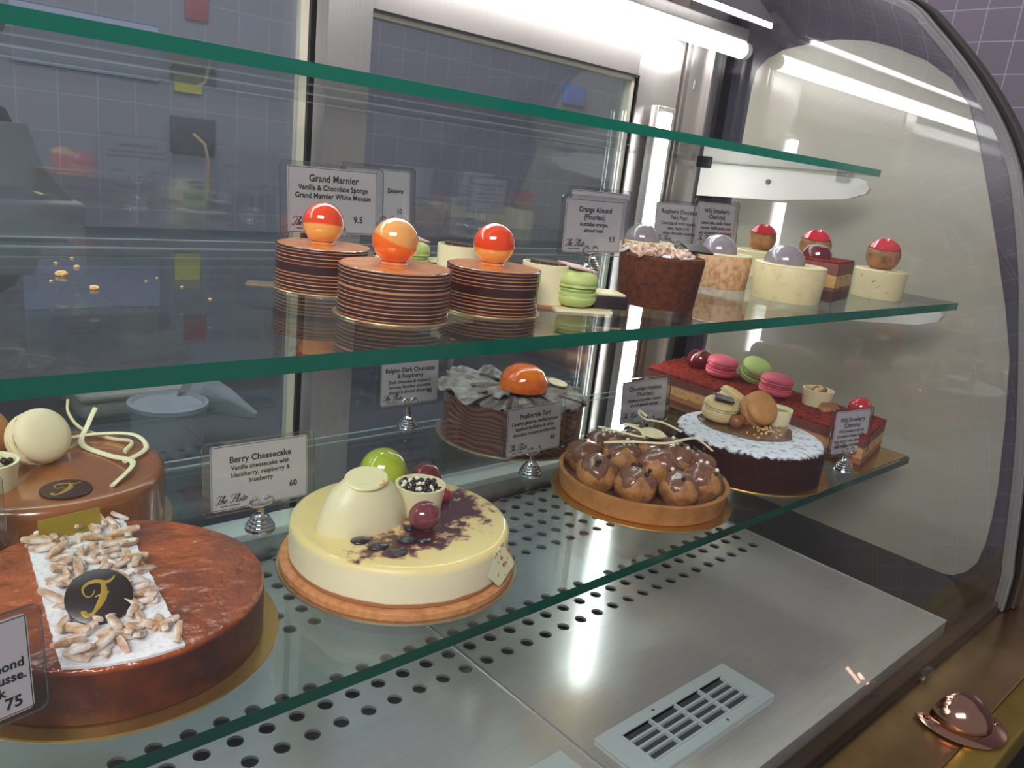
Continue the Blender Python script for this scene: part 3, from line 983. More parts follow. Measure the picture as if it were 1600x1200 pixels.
def script_logo(x, y, h):
    """'The Flute' in a slanted brush script, drawn letter by letter; h is the capital height"""
    def bz(p, n=10):
        out = []
        for i in range(0, len(p) - 1, 3):
            a, b, c, d = p[i:i + 4]
            for k in range(n + (i + 4 >= len(p))):
                t = k / n
                out.append(tuple((1 - t) ** 3 * a[j] + 3 * t * (1 - t) ** 2 * b[j] + 3 * t * t * (1 - t) * c[j] + t ** 3 * d[j] for j in (0, 1)))
        return out
    e_ = [(.02, .20), (.16, .20), (.30, .28), (.26, .40), (.22, .50), (.02, .42), (.03, .18), (.04, -.04), (.24, -.02), (.38, .16)]
    L = {
        'T': [[(.02, .72), (.02, .98), (.22, .98), (.42, .90), (.60, .83), (.76, .88), (.84, 1.0)], [(.50, .90), (.46, .60), (.40, .30), (.30, .10), (.22, -.06), (.02, -.04), (.04, .14)]],
        'h': [[(.02, .0), (.06, .40), (.22, .80), (.30, .92), (.38, 1.0), (.36, .80), (.24, .60), (.14, .40), (.08, .20), (.06, .0)], [(.07, .12), (.16, .42), (.34, .50), (.32, .32), (.28, .12), (.24, -.04), (.44, .12)]],
        'e': [e_],
        'F': [[(.0, .66), (.0, .98), (.26, .96), (.48, .90), (.66, .85), (.84, .90), (.92, 1.02)], [(.52, .90), (.46, .60), (.40, .30), (.28, .10), (.20, -.04), (.0, -.02), (.02, .16)], [(.22, .46), (.36, .52), (.52, .46), (.68, .54)]],
        'l': [[(.0, .10), (.10, .30), (.34, .70), (.32, .90), (.28, 1.02), (.14, .70), (.10, .30), (.06, .0), (.14, -.06), (.30, .12)]],
        'u': [[(.02, .42), (.04, .20), (-.02, .0), (.10, .0), (.22, .0), (.30, .30), (.32, .42), (.30, .20), (.26, -.04), (.46, .12)]],
        't': [[(.16, .70), (.12, .40), (.04, .0), (.12, .0), (.18, .0), (.26, .06), (.32, .14)], [(.0, .46), (.10, .48), (.22, .48), (.34, .50)]],
    }
    V, F = [], []
    adv = {'T': .56, 'h': .42, 'e': .36, ' ': .30, 'F': .62, 'l': .28, 'u': .44, 't': .28}
    px = 0
    for ch_ in 'The Flute':
        for st in L.get(ch_, []):
            P = bz(st)
            n = len(P)
            b = len(V)
            for i, p in enumerate(P):
                a, c = P[max(i - 1, 0)], P[min(i + 1, n - 1)]
                d = Vector((c[0] - a[0], c[1] - a[1]))
                d = d.normalized() if d.length > 1e-9 else Vector((1, 0))
                wd = .030 + .045 * abs(d.y) * (math.sin(PI * i / (n - 1)) ** .6 if 0 < i < n - 1 else .2)
                for s_ in (-1, 1):
                    X_, Y_ = p[0] + wd * s_ * .9, p[1] - wd * s_ * .25
                    if abs(d.y) < .3:
                        X_, Y_ = p[0], p[1] + wd * s_
                    V.append((x + (px + X_ + .32 * Y_) * h, 0, y + Y_ * h))
            F += [[b + 2 * i, b + 2 * i + 1, b + 2 * i + 3, b + 2 * i + 2] for i in range(n - 1)]
        px += adv[ch_]
    return V, F


def rrect(w, h, r, n=5):
    out = []
    for cx, cy, a0 in ((w / 2 - r, h - r, 0), (-w / 2 + r, h - r, 90), (-w / 2 + r, r, 180), (w / 2 - r, r, 270)):
        for i in range(n + 1):
            a = R(a0 + 90 * i / n)
            out.append((cx + r * math.cos(a), cy + r * math.sin(a)))
    return out


XZ = Matrix(((1, 0, 0, 0), (0, 0, 1, 0), (0, 1, 0, 0), (0, 0, 0, 1)))   # polygon (x, y) -> card (x, z)


def price_card(label, x, y, z, yaw, lines, w=.10, h=.062, lean=5.3, logo=True, group='laminated price cards'):
    t = thing('price_card', label, 'sign', (x, y, z), 0, group)
    t.rotation_euler = (R(-lean), 0, R(yaw))
    MB().prism(rrect(w, h, .005), -.0006, .0006, M=XZ).build('clear_sleeve', M_SLEEVE, t, smooth=30)
    RO, RI = rrect(w, h, .005), [(a, b + .0004) for a, b in rrect(w - .0008, h - .0008, .0048)]
    nr = len(RO)
    V = [(a, y_, b) for y_ in (-.0007, .0007) for a, b in RO] + [(a, y_, b) for y_ in (-.0007, .0007) for a, b in RI]
    F = []
    for i in range(nr):
        j = (i + 1) % nr
        F += [(i, j, nr + j, nr + i), (2 * nr + i, 3 * nr + i, 3 * nr + j, 2 * nr + j), (i, 2 * nr + i, 2 * nr + j, j), (nr + i, nr + j, 3 * nr + j, 3 * nr + i)]
    MB().add(V, F).build('sleeve_rim', M_SLEDGE, t, smooth=30)
    pw, ph = w - .014, h - .007
    P = [(a, b + .0035) for a, b in rrect(pw, ph, .0025)]
    MB().prism(P, -.0002, .0002, M=XZ).build('paper_insert', M_PAPER, t, smooth=30)
    ls = list(lines)
    if logo:
        ls += [('BAKERY - PATISSERIE', .0013, -pw / 2 + .008, .0068, 'LEFT', 'bold')]
    V, F = text_mesh(ls)
    if logo:
        V2, F2 = script_logo(-pw / 2 + .003, .0098, .0078)
        F += [[i + len(V) for i in f_] for f_ in F2]
        V += V2
    # thin printed border
    for (x0, x1, z0, z1) in ((-pw / 2 + .0008, pw / 2 - .0008, .0043, .0047), (-pw / 2 + .0008, pw / 2 - .0008, ph + .0023, ph + .0027), (-pw / 2 + .0006, -pw / 2 + .001, .0045, ph + .0025), (pw / 2 - .001, pw / 2 - .0006, .0045, ph + .0025)):
        b = len(V)
        V += [(x0, 0, z0), (x1, 0, z0), (x1, 0, z1), (x0, 0, z1)]
        F.append([b, b + 1, b + 2, b + 3])
    a = MB().add([(p[0], -.0004, p[2]) for p in V], F)
    a.build('lettering', M_INK, t, smooth=0)
    a = MB().add([(-p[0], .0004, p[2]) for p in V], F)
    a.build('reverse_lettering', M_INK, t, smooth=0)
    return t


def holder(label, x, y, z, yaw, hgt=.03, group='chrome card holders'):
    t = thing('card_holder', label, 'card holder', (x, y, z), R(yaw), group)
    prof = [(0, 0), (.0128, 0), (.0132, .0015), (.0125, .003)]
    zz = .003
    for r0_, r1_ in ((.0128, .0105), (.0112, .009), (.0096, .0072), (.0078, .0052)):
        prof += [(r0_ - .0018, zz), (r0_, zz + .0008), (r0_, zz + .0018), (r1_, zz + .0028)]
        zz += .0029
    prof += [(.0042, zz + .001), (.0036, zz + .004), (0, zz + .004)]
    MB().lathe(prof, 28).build('ringed_base', M_CHROME, t)
    MB().box(-.0035, .0035, -.0012, .0012, .012, hgt, bev=.0008).build('stem', M_CHROME, t)
    for s in (-1, 1):
        P = []
        for i in range(13):
            a = -PI / 2 + s * (PI * 1.35) * i / 12
            P.append((s * .0062 + .0042 * math.cos(a) if s > 0 else -.0062 - .0042 * math.cos(PI - a), -.0014, hgt + .004 + .0042 * math.sin(a)))
        P = [(0, -.0014, hgt - .001)] + P
        MB().tube(P, .0013, 8).build('clip_arm', M_CHROME, t)
    return t


def big(lines):
    """lay out (title rows, body rows, price) in card coordinates"""
    titles, body, price = lines
    out, y = [], .0455
    for s in titles:
        out.append((s, .0056, 0, y, 'CENTER', 'bold'))
        y -= .0076
    y += .0008
    for s in body:
        out.append((s, .0041, 0, y, 'CENTER', 'bold'))
        y -= .0064
    if price:
        out.append((price, .0056, .030, .0155, 'CENTER', 'bold'))
    return out


def card_set(label, hl, bx, by, z, yaw, z0, text, lean=5.3, hx=None, hy=None, w=.1, h=.062, dx=0):
    c, s_ = math.cos(R(yaw)), math.sin(R(yaw))
    price_card(label, bx + dx * c, by + dx * s_ - .0004, z + z0, yaw, text, lean=lean, w=w, h=h)
    if hl:
        holder(hl, hx if hx is not None else bx, (hy if hy is not None else by) + .001, z, yaw, z0 + .002)


card_set('price card reading Berry Cheesecake, 60, left of the cheesecake', 'chrome holder carrying the Berry Cheesecake card', .295, .6128, ZB, -1.6, .022,
         big((['Berry Cheesecake'], ['Vanilla cheesecake with', 'blackberry, raspberry &', 'blueberry'], '60')), w=.1026, h=.0649)
card_set('price card reading Belgian Dark Chocolate & Raspberry, 65', 'chrome holder carrying the Belgian Dark Chocolate card', .5768, .7901, ZB, -2.0, .0289,
         big((['Belgian Dark Chocolate', '& Raspberry'], ['Dark chocolate & raspberry', 'mousse, flourless chocolate', 'sponge & almond dacquoise'], '65')))
card_set('price card reading Profiterole Tart, 60, before the ruffled cake', 'chrome holder carrying the Profiterole Tart card', .6131, .5962, ZB, 1.6, .0241,
         big((['Profiterole Tart'], ['Caramel ganache, vanilla mousse', 'hazelnut feuilletine & white', 'chocolate mousse profiteroles'], '60')))
card_set('grey price card behind the profiterole tart, left of the sugar-dusted cake', 'chrome holder of the grey card behind the profiterole tart', .8221, .5990, ZB, -3.5, .0335,
         big((['Chocolate Hazelnut', '(Flourless)'], ['Hazelnut chocolate, roasted', 'almond ganache sponge'], None)), dx=-.0105)
card_set('small price card reading Wild Strawberry standing before the red slab', 'chrome holder standing before the red slab near the shelf corner', 1.0125, .4140, ZB, -10, .0222,
         big((['Wild Strawberry', '(Charlotte)'], ['Wild strawberry & milk', 'chocolate mousse, vanilla', 'bean panna cotta, strawberry', 'sponge cake, chocolate glaze'], '75')), w=.086, h=.0635, lean=4.7)
price_card('cut-off price card showing 75 at the left edge before the almond cake', .0335, .4010, ZB + .037, 10.8,
           [('k', .0072, .0245, .0455, 'RIGHT', 'bold'), ('au', .0072, .0290, .0362, 'RIGHT', 'bold'), ('mond', .0050, .0400, .0290, 'RIGHT', 'bold'), ('Mousse.', .0050, .0405, .0222, 'RIGHT', 'bold'),
            ('Milk', .0050, .0300, .0155, 'RIGHT', 'bold'), ('e', .0050, .0215, .0085, 'RIGHT', 'bold'), ('75', .0062, .0335, .0078, 'CENTER', 'bold')], h=.060, logo=False)
holder('chrome holder under the cut-off card showing 75', .0335, .402, ZB, 10.8, .039)
price_card('clear card sleeve edge at the left border before the caramel cake', .0515, .604, ZB + .028, 4, [], logo=False)
holder('chrome holder of the card before the caramel cake', .0515, .605, ZB, 4, .03)

card_set('price card with bold title and price 9.5 right behind the striped cakes', 'chrome holder behind the striped cakes', .3586, .6215, ZM, 0, .0316,
         [('Grand Marnier', .0058, 0, .0465, 'CENTER', 'bold'), ('Vanilla & Chocolate Sponge', .0044, 0, .0395, 'CENTER', 'bold'), ('Grand Marnier White Mousse', .0044, 0, .0328, 'CENTER', 'bold'), ('9.5', .0056, .024, .0135, 'CENTER', 'bold')])
card_set('half-hidden price card reading Desserts, 10, behind the striped cakes', 'chrome holder of the half-hidden Desserts card', .4777, .7201, ZM, 8, .0329,
         [('Desserts', .0046, .0215, .0350, 'CENTER', 'bold'), ('10', .0056, .027, .0135, 'CENTER', 'bold')], dx=-.0100)
card_set('dark price card reading Orange Almond (Flourless), 9.5', 'chrome holder of the Orange Almond card behind the green macaron', .6384, .5750, ZM, -2, .026,
         big((['Orange Almond', '(Flourless)'], ['Australian oranges,', 'almond meal'], '9.5')), dx=.002, lean=2)
card_set('price card peeking up behind the Orange Almond card', 'chrome holder behind the Orange Almond card holder', .7245, .6500, ZM, -8, .0330, [], dx=.0066)
card_set('pale price card reading Raspberry Chocolate behind the brown round cake', 'chrome holder of the Raspberry Chocolate card', .8859, .6490, ZM, -8.6, .0268,
         big((['Raspberry Chocolate', 'Petit Four'], ['Chocolate & vanilla mousse', 'cake, raspberry &', 'white chocolate mousse'], '9')), dx=.0038)
card_set('grey price card reading Wild Strawberry above the mauve domed cake', 'chrome holder of the middle shelf Wild Strawberry card', .8980, .6000, ZM, -4, .0340,
         big((['Wild Strawberry', '(Charlotte)'], ['Lemon cake, vanilla cheese', 'mousse, vanilla panna cotta', 'wild strawberry & strawberry'], '9.5')), dx=.0055, w=.092)


# ================================================================== DECORATION BUILDERS (parts of cakes)
def macaron(parent, r, m, mf, loc, rot=(0, 0, 0), name='macaron', t=1.0):
    """two shells with ruffled feet and a filling (sub-part)"""
    h = .27 * r * t
    M = T(*loc) @ E3(*rot)

    def foot(rr, z, a):
        return rr * (1 + .018 * math.sin(23 * a) + .012 * math.sin(37 * a + z * 900)), z
    mb = MB()
    for s in (1, -1):
        S = Matrix.Diagonal((1, 1, s, 1))
        g = .10 * r
        mb.lathe([(0, g), (.93 * r, g), (1.0 * r, g + .10 * h), (.985 * r, g + .38 * h)], 44, M=M @ S, fn=foot)
        mb.lathe([(.95 * r, g + .34 * h), (1.0 * r, g + .52 * h), (.975 * r, g + .95 * h), (.86 * r, g + 1.38 * h), (.62 * r, g + 1.68 * h), (.3 * r, g + 1.82 * h), (0, g + 1.86 * h)], 36, M=M @ S)
    o = mb.build(name, m, parent, smooth=50)
    MB().lathe([(0, -.11 * r), (.88 * r, -.11 * r), (.93 * r, 0), (.88 * r, .11 * r), (0, .11 * r)], 28, M=M).build('filling', mf, o)
    return o


def cup(parent, r, h, loc, m=None, name='chocolate_cup', tilt=(0, 0, 0)):
    return MB().lathe([(0, 0), (r * .86, 0), (r, h), (r * .88, h), (r * .78, h * .3), (0, h * .3)], 36, M=T(*loc) @ E3(*tilt)).build(name, m or M_WCHOC, parent)


def pearls(parent, c, R_, z, n, rad, tiltM=None, seed=1, frac=.6):
    rnd = random.Random(seed)
    md, mw_ = None, None
    placed = []
    tries = 0
    while len(placed) < n and tries < 4000:
        tries += 1
        a, q = rnd.random() * 2 * PI, R_ * math.sqrt(rnd.random())
        x, y = q * math.cos(a), q * math.sin(a)
        lay = 0 if len(placed) < n * .7 else 1
        if all((x - px) ** 2 + (y - py) ** 2 > (1.55 * rad) ** 2 for px, py, l in placed if l == lay):
            placed.append((x, y, lay))
    for (x, y, lay) in placed:
        dark = rnd.random() < frac
        proto = md if dark else mw_
        p = Vector((c[0] + x, c[1] + y, z + lay * rad * 1.1 + rnd.random() * rad * .4))
        if proto is None:
            o = MB().ball((0, 0, 0), rad, 12, 8).build('chocolate_pearl', M_PEARLD if dark else M_PEARLW, parent, smooth=60)
            if dark:
                md = o
            else:
                mw_ = o
        else:
            o = proto.copy()
            COL.objects.link(o)
        o.location = p


def emblem(parent, r, M, name='emblem_disc', mat_disc=None):
    """thin dark disc with a gold script F"""
    o = MB().lathe([(0, 0), (r * .98, 0), (r, .0006), (r, .0016), (r * .97, .002), (0, .002)], 44, M=M).build(name, mat_disc or M_DCHOC, parent)
    z = .0021

    def stroke(P, rad):
        return MB().tube([(x * r, y * r, z) for x, y in P], [q * r for q in rad], 8, M=M, flat=(1, .25))
    mb = MB()
    def bez(P, n=14):
        out = []
        for i in range(n + 1):
            t = i / n
            a = [(1 - t) ** 3, 3 * t * (1 - t) ** 2, 3 * t * t * (1 - t), t ** 3]
            out.append((sum(a[k] * P[k][0] for k in range(4)), sum(a[k] * P[k][1] for k in range(4))))
        return out
    s1 = bez([(.10, .52), (.30, .10), (-.02, -.30), (-.18, -.52)])              # stem
    s2 = bez([(-.18, -.52), (-.28, -.68), (-.50, -.66), (-.48, -.44)])          # foot curl
    s3 = bez([(-.42, .12), (-.60, .50), (-.10, .62), (.10, .50)]) + bez([(.10, .50), (.26, .42), (.40, .46), (.52, .66)])[1:]   # top swash
    s5 = bez([(-.42, .12), (-.34, -.06), (-.16, .02), (-.12, .22)])             # loop
    s4 = bez([(-.12, -.02), (.02, .08), (.14, .0), (.30, .10)])                 # bar

    def add(P, rad):
        mb.tube([(x * r, y * r, z) for x, y in P], [q * r for q in rad], 8, M=M, flat=(1, .12))
    n = len(s1)
    add(s1, [.05 + .06 * math.sin(PI * i / (n - 1)) for i in range(n)])
    add(s2, [.05 + .035 * i / (len(s2) - 1) for i in range(len(s2))])
    add(s3, [.02 + .045 * math.sin(PI * i / (len(s3) - 1)) for i in range(len(s3))])
    add(s5, [.02] * len(s5))
    add(s4, [.025] * len(s4))
    mb.build('gold_monogram', M_GOLDINK, o, smooth=60)
    return o


def curl(parent, P, w=.0022, name='chocolate_curl', m=None):
    pts = []
    Q = [Vector(p) for p in P]
    for i in range(len(Q) - 1):
        p0, p1, p2, p3 = Q[max(i - 1, 0)], Q[i], Q[i + 1], Q[min(i + 2, len(Q) - 1)]
        for k in range(6):
            t = k / 6
            pts.append(0.5 * (2 * p1 + (p2 - p0) * t + (2 * p0 - 5 * p1 + 4 * p2 - p3) * t * t + (3 * p1 - p0 - 3 * p2 + p3) * t ** 3))
    pts.append(Q[-1])
    return MB().tube(pts, 1.0, 8, flat=(w, w * .55)).build(name, m or M_WCHOC, parent, smooth=60)


def board(label, x, y, z, r, m=None, tab=None, t=.002, group='gold cake boards', rz=0):
    b = MB().lathe([(0, 0), (r, 0), (r + .0004, t / 2), (r, t), (0, t)], 72)
    if tab:
        b.box(r - .004, r + tab, -.008, .008, 0, t * .9)
    o = b.build('cake_board', m or M_GOLDB, None, loc=(x, y, z), rot=(0, 0, rz))
    return tag(o, label, 'cake board', group)


def round_cake(name, parent, r, h, side, seg=96, bev=.004, z0=0.0, r0=None, fn=None):
    r0 = r if r0 is None else r0
    prof = [(0, z0), (r0 - .001, z0), (r0, z0 + .001)]
    for k in range(5):
        a = PI / 2 * k / 4
        prof.append((r - bev + bev * math.cos(a), z0 + h - bev + bev * math.sin(a)))
    prof += [(r * .6, z0 + h), (r * .3, z0 + h), (0, z0 + h)]
    return MB().lathe(prof, seg, fn=fn).build(name, side, parent)


def top_mat(name, side_m, fn):
    return side_m


# ================================================================== BOTTOM SHELF: WHOLE CAKES
B = .002      # thickness of a cake board


def two_zone(name, side, side2, top, top2, hz, rough_s, rough_t, nz_s, nz_t, bump_s, bump_t, coat_t):
    """side below hz (object z) and top above, both mottled"""
    m = bpy.data.materials.new(name)
    m.use_nodes = True
    nt = NT(m)
    tc = nt.n('ShaderNodeTexCoord')
    outs = []
    for c1, c2, rough, nz, bump, coat in ((side, side2, rough_s, nz_s, bump_s, 0.0), (top, top2, rough_t, nz_t, bump_t, coat_t)):
        b = nt.n('ShaderNodeBsdfPrincipled', Roughness=rough)
        b.inputs['Coat Weight'].default_value = coat
        b.inputs['Coat Roughness'].default_value = .05
        n_ = nt.n('ShaderNodeTexNoise', Scale=nz[0], Detail=5.0)
        nt.l(tc.outputs['Object'], n_.inputs['Vector'])
        rp = ramp(nt, [(nz[1], c1), (nz[2], c2)])
        nt.l(n_.outputs['Fac'], rp.inputs[0])
        nt.l(rp.outputs[0], b.inputs['Base Color'])
        n2 = nt.n('ShaderNodeTexNoise', Scale=bump[0], Detail=3.0)
        nt.l(tc.outputs['Object'], n2.inputs['Vector'])
        bp = nt.n('ShaderNodeBump', Strength=bump[1], Distance=bump[2])
        nt.l(n2.outputs['Fac'], bp.inputs['Height'])
        nt.l(bp.outputs[0], b.inputs['Normal'])
        nt.l(bp.outputs[0], b.inputs['Coat Normal'])
        outs.append(b)
    ge = nt.n('ShaderNodeNewGeometry')
    sx = nt.n('ShaderNodeSeparateXYZ')
    nt.l(tc.outputs['Object'], sx.inputs[0])
    gt = nt.n('ShaderNodeMapRange', _clamp=True)
    gt.inputs['From Min'].default_value = hz - .0015
    gt.inputs['From Max'].default_value = hz + .0015
    nt.l(sx.outputs['Z'], gt.inputs[0])
    mx = nt.n('ShaderNodeMixShader')
    nt.l(gt.outputs[0], mx.inputs[0])
    nt.l(outs[0].outputs[0], mx.inputs[1])
    nt.l(outs[1].outputs[0], mx.inputs[2])
    nt.l(mx.outputs[0], nt.out.inputs[0])
    return m


# --- almond cake (front left)
AX, AY = .1453, .5164
board('gold board under the almond-topped cake at front left', AX, AY, ZB, .1075)
alm = thing('almond_cake', 'round glazed brown cake with a sugared almond stripe and black emblem', 'cake', (AX, AY, ZB + B))
HA = .0376
m_alm = two_zone('almond_cake_skin', rgb(98, 40, 16), rgb(58, 22, 11), rgb(182, 86, 22), rgb(112, 44, 12), HA - .003, .45, .28, (60, .35, .7), (22, .35, .7), (200, .35, .0015), (75, .75, .006), .75)
round_cake('cake_body', alm, .097, HA, m_alm, fn=lambda r, z, a: (r * (1 + .004 * n3(3 * a, z * 60, 2)), z + (.0008 * n3(4 * a, r * 90, 5) if z > .03 else 0)))
# sugar stripe: the part of the disc between two lines
def clip_strip(r, pts_l, pts_r, z0, z1):
    """points of the disc of radius r between the two lines"""
    def line(p, q):
        d = Vector((q[0] - p[0], q[1] - p[1])).normalized()
        return Vector(p), d
    def circ(p, d, s):
        b = p.dot(d)
        c = p.dot(p) - r * r
        return p + d * (-b + s * math.sqrt(max(b * b - c, 0)))
    pl, dl = line(*pts_l)
    pr, dr = line(*pts_r)
    A, B_ = circ(pl, dl, 1), circ(pl, dl, -1)
    C, D = circ(pr, dr, -1), circ(pr, dr, 1)
    def arc(p, q):
        a, b = math.atan2(p.y, p.x), math.atan2(q.y, q.x)
        while b - a > PI:
            b -= 2 * PI
        while b - a < -PI:
            b += 2 * PI
        return [(r * math.cos(a + (b - a) * k / 8), r * math.sin(a + (b - a) * k / 8)) for k in range(9)]
    def rag(p, q, n=40):
        t = (q - p).normalized()
        nn = Vector((-t.y, t.x))
        return [tuple(p + (q - p) * (k / n) + nn * .0007 * n3(k * 1.9, k * .7, 4)) for k in range(1, n)]
    return arc(B_, C) + rag(C, D) + arc(D, A) + rag(A, B_)


SL, SR = ((-.0512, -.0802), (-.0339, .087)), ((.0121, -.0953), (.033, .0861))
strip = clip_strip(.0955, SL, SR, 0, 1)
MB().prism(strip, HA - .0005, HA + .0012).build('icing_sugar_stripe', M_SUGAR, alm, smooth=30)
rnd = random.Random(4)
slivers = []
for v in range(6):
    L, w_, t_ = rnd.uniform(.0068, .0118), rnd.uniform(.0023, .0034), rnd.uniform(.0016, .0023)
    mb = MB()
    mb.ball((0, 0, 0), 1.0, 10, 8, sc=(L, w_, t_), fn=lambda q: (abs(q.x) ** 4 + abs(q.y) ** 4 + abs(q.z) ** 4) ** -.25 * .92)
    o = mb.build('almond_sliver', M_ALMOND, alm, smooth=40)
    slivers.append(o)
# a list of scattered positions inside the stripe
cnt = 0
guard = 0
def in_strip(x, y, mrg):
    tl_ = (y + .0802) / (.087 + .0802)
    xl = -.0512 + tl_ * (-.0339 + .0512)
    tr_ = (y + .0953) / (.0861 + .0953)
    xr = .0121 + tr_ * (.033 - .0121)
    return xl + mrg + .001 < x < xr - mrg + .002 and x * x + y * y < (.0955 - mrg) ** 2
while cnt < 98 and guard < 5000:
    guard += 1
    x, y = rnd.uniform(-.06, .045), rnd.uniform(-.097, .092)
    if not in_strip(x, y, .004):
        continue
    if (x + .0181) ** 2 + (y + .030) ** 2 < .012 ** 2:
        continue
    base_ = slivers[cnt % 6]
    o = base_ if cnt < 6 else base_.copy()
    if cnt >= 6:
        COL.objects.link(o)
    o.location = (x, y, HA + .0028 + rnd.uniform(0, .0050))
    o.rotation_euler = (rnd.uniform(-.5, .5), rnd.uniform(-.5, .5), rnd.uniform(0, 2 * PI))
    cnt += 1
heap = MB()
cnt = 0
while cnt < 70:
    x, y = rnd.uniform(-.06, .045), rnd.uniform(-.097, .092)
    if not in_strip(x, y, .006) or (x + .0181) ** 2 + (y + .030) ** 2 < .012 ** 2:
        continue
    L, w_, t_ = rnd.uniform(.0050, .0085), rnd.uniform(.0020, .0030), rnd.uniform(.0015, .0020)
    heap.ball((0, 0, 0), 1.0, 9, 6, sc=(L, w_, t_), fn=lambda q: (abs(q.x) ** 4 + abs(q.y) ** 4 + abs(q.z) ** 4) ** -.25 * .92,
              M=T(x, y, HA + .0024 + rnd.uniform(0, .002)) @ E3(rnd.uniform(-25, 25), rnd.uniform(-25, 25), rnd.uniform(0, 360)))
    cnt += 1
heap.build('almond_sliver_bed', M_ALMOND, alm, smooth=40, kind='stuff')
emblem(alm, .0192, T(-.0181, -.033, HA + .0105) @ E3(33, 0, -10), 'emblem_disc')
MB().box(-.021, .021, -.0006, .0006, 0, .0175, M=T(-.0065, .0785, HA + .0002) @ E3(-6, 0, 6)).build('olive_gold_plaque', M_OLIVE, alm, smooth=0)

# --- caramel cake
CX, CY = .151, .7135
HC = .050
board('gold board under the caramel glazed cake', CX, CY, ZB, .0975, M_SILVERB)
car = thing('caramel_cake', 'shiny caramel glazed round cake with macarons and white chocolate curls', 'cake', (CX, CY, ZB + B))
round_cake('cake_body', car, .0915, HC, M_CARAMEL, bev=.009, fn=lambda r, z, a: (r * (1 + .003 * math.sin(5 * a)), z))
macaron(car, .0235, M_MAC_CREAM, M_FILL, (-.004, .010, HC + .0215), (60, 0, 22), t=1.2)
macaron(car, .0235, M_MAC_TAN, M_FILL, (-.044, .032, HC + .0215), (70, 0, 28), t=1.2)
MB().lathe([(0, 0), (.019, 0), (.0185, .006), (.015, .0125), (.008, .017), (0, .0185)], 32, M=T(-.008, .066, HC) @ E3(0, 0, 0)).build('yellow_half_dome', M_YELLOWG, car)
cc = cup(car, .0215, .022, (-.0475, -.030, HC))
pearls(cc, (-.0475, -.030), .0165, HC + .0165, 34, .0024, seed=5, frac=.72)
emblem(car, .0185, T(-.0012, -.0619, HC + .0002) @ E3(0, 0, -18), 'emblem_disc', mat('brown_disc', rgb(62, 34, 24), .35))
curl(car, [(.036, .080, HC + .030), (.035, .076, HC + .018), (.042, .062, HC + .006), (.060, .036, HC + .002), (.072, .015, HC + .004), (.060, -.004, HC + .003)], .0024)
curl(car, [(.055, .064, HC + .024), (.046, .055, HC + .012), (.034, .030, HC + .003), (.046, -.004, HC + .002), (.056, -.040, HC + .006), (.030, -.0715, HC + .002)], .0026)
curl(car, [(.022, .040, HC + .006), (.050, .042, HC + .006), (.076, .022, HC + .008), (.078, -.005, HC + .004), (.052, -.030, HC + .004)], .0024)

# --- berry cheesecake
KX, KY = .3700, .5050
board('gold board under the berry cheesecake', KX, KY, ZB, .1015, M_SILVERB)
che = thing('berry_cheesecake', 'pale yellow berry cheesecake with a white chocolate half dome on top', 'cake', (KX, KY, ZB + B))
HK = .0395


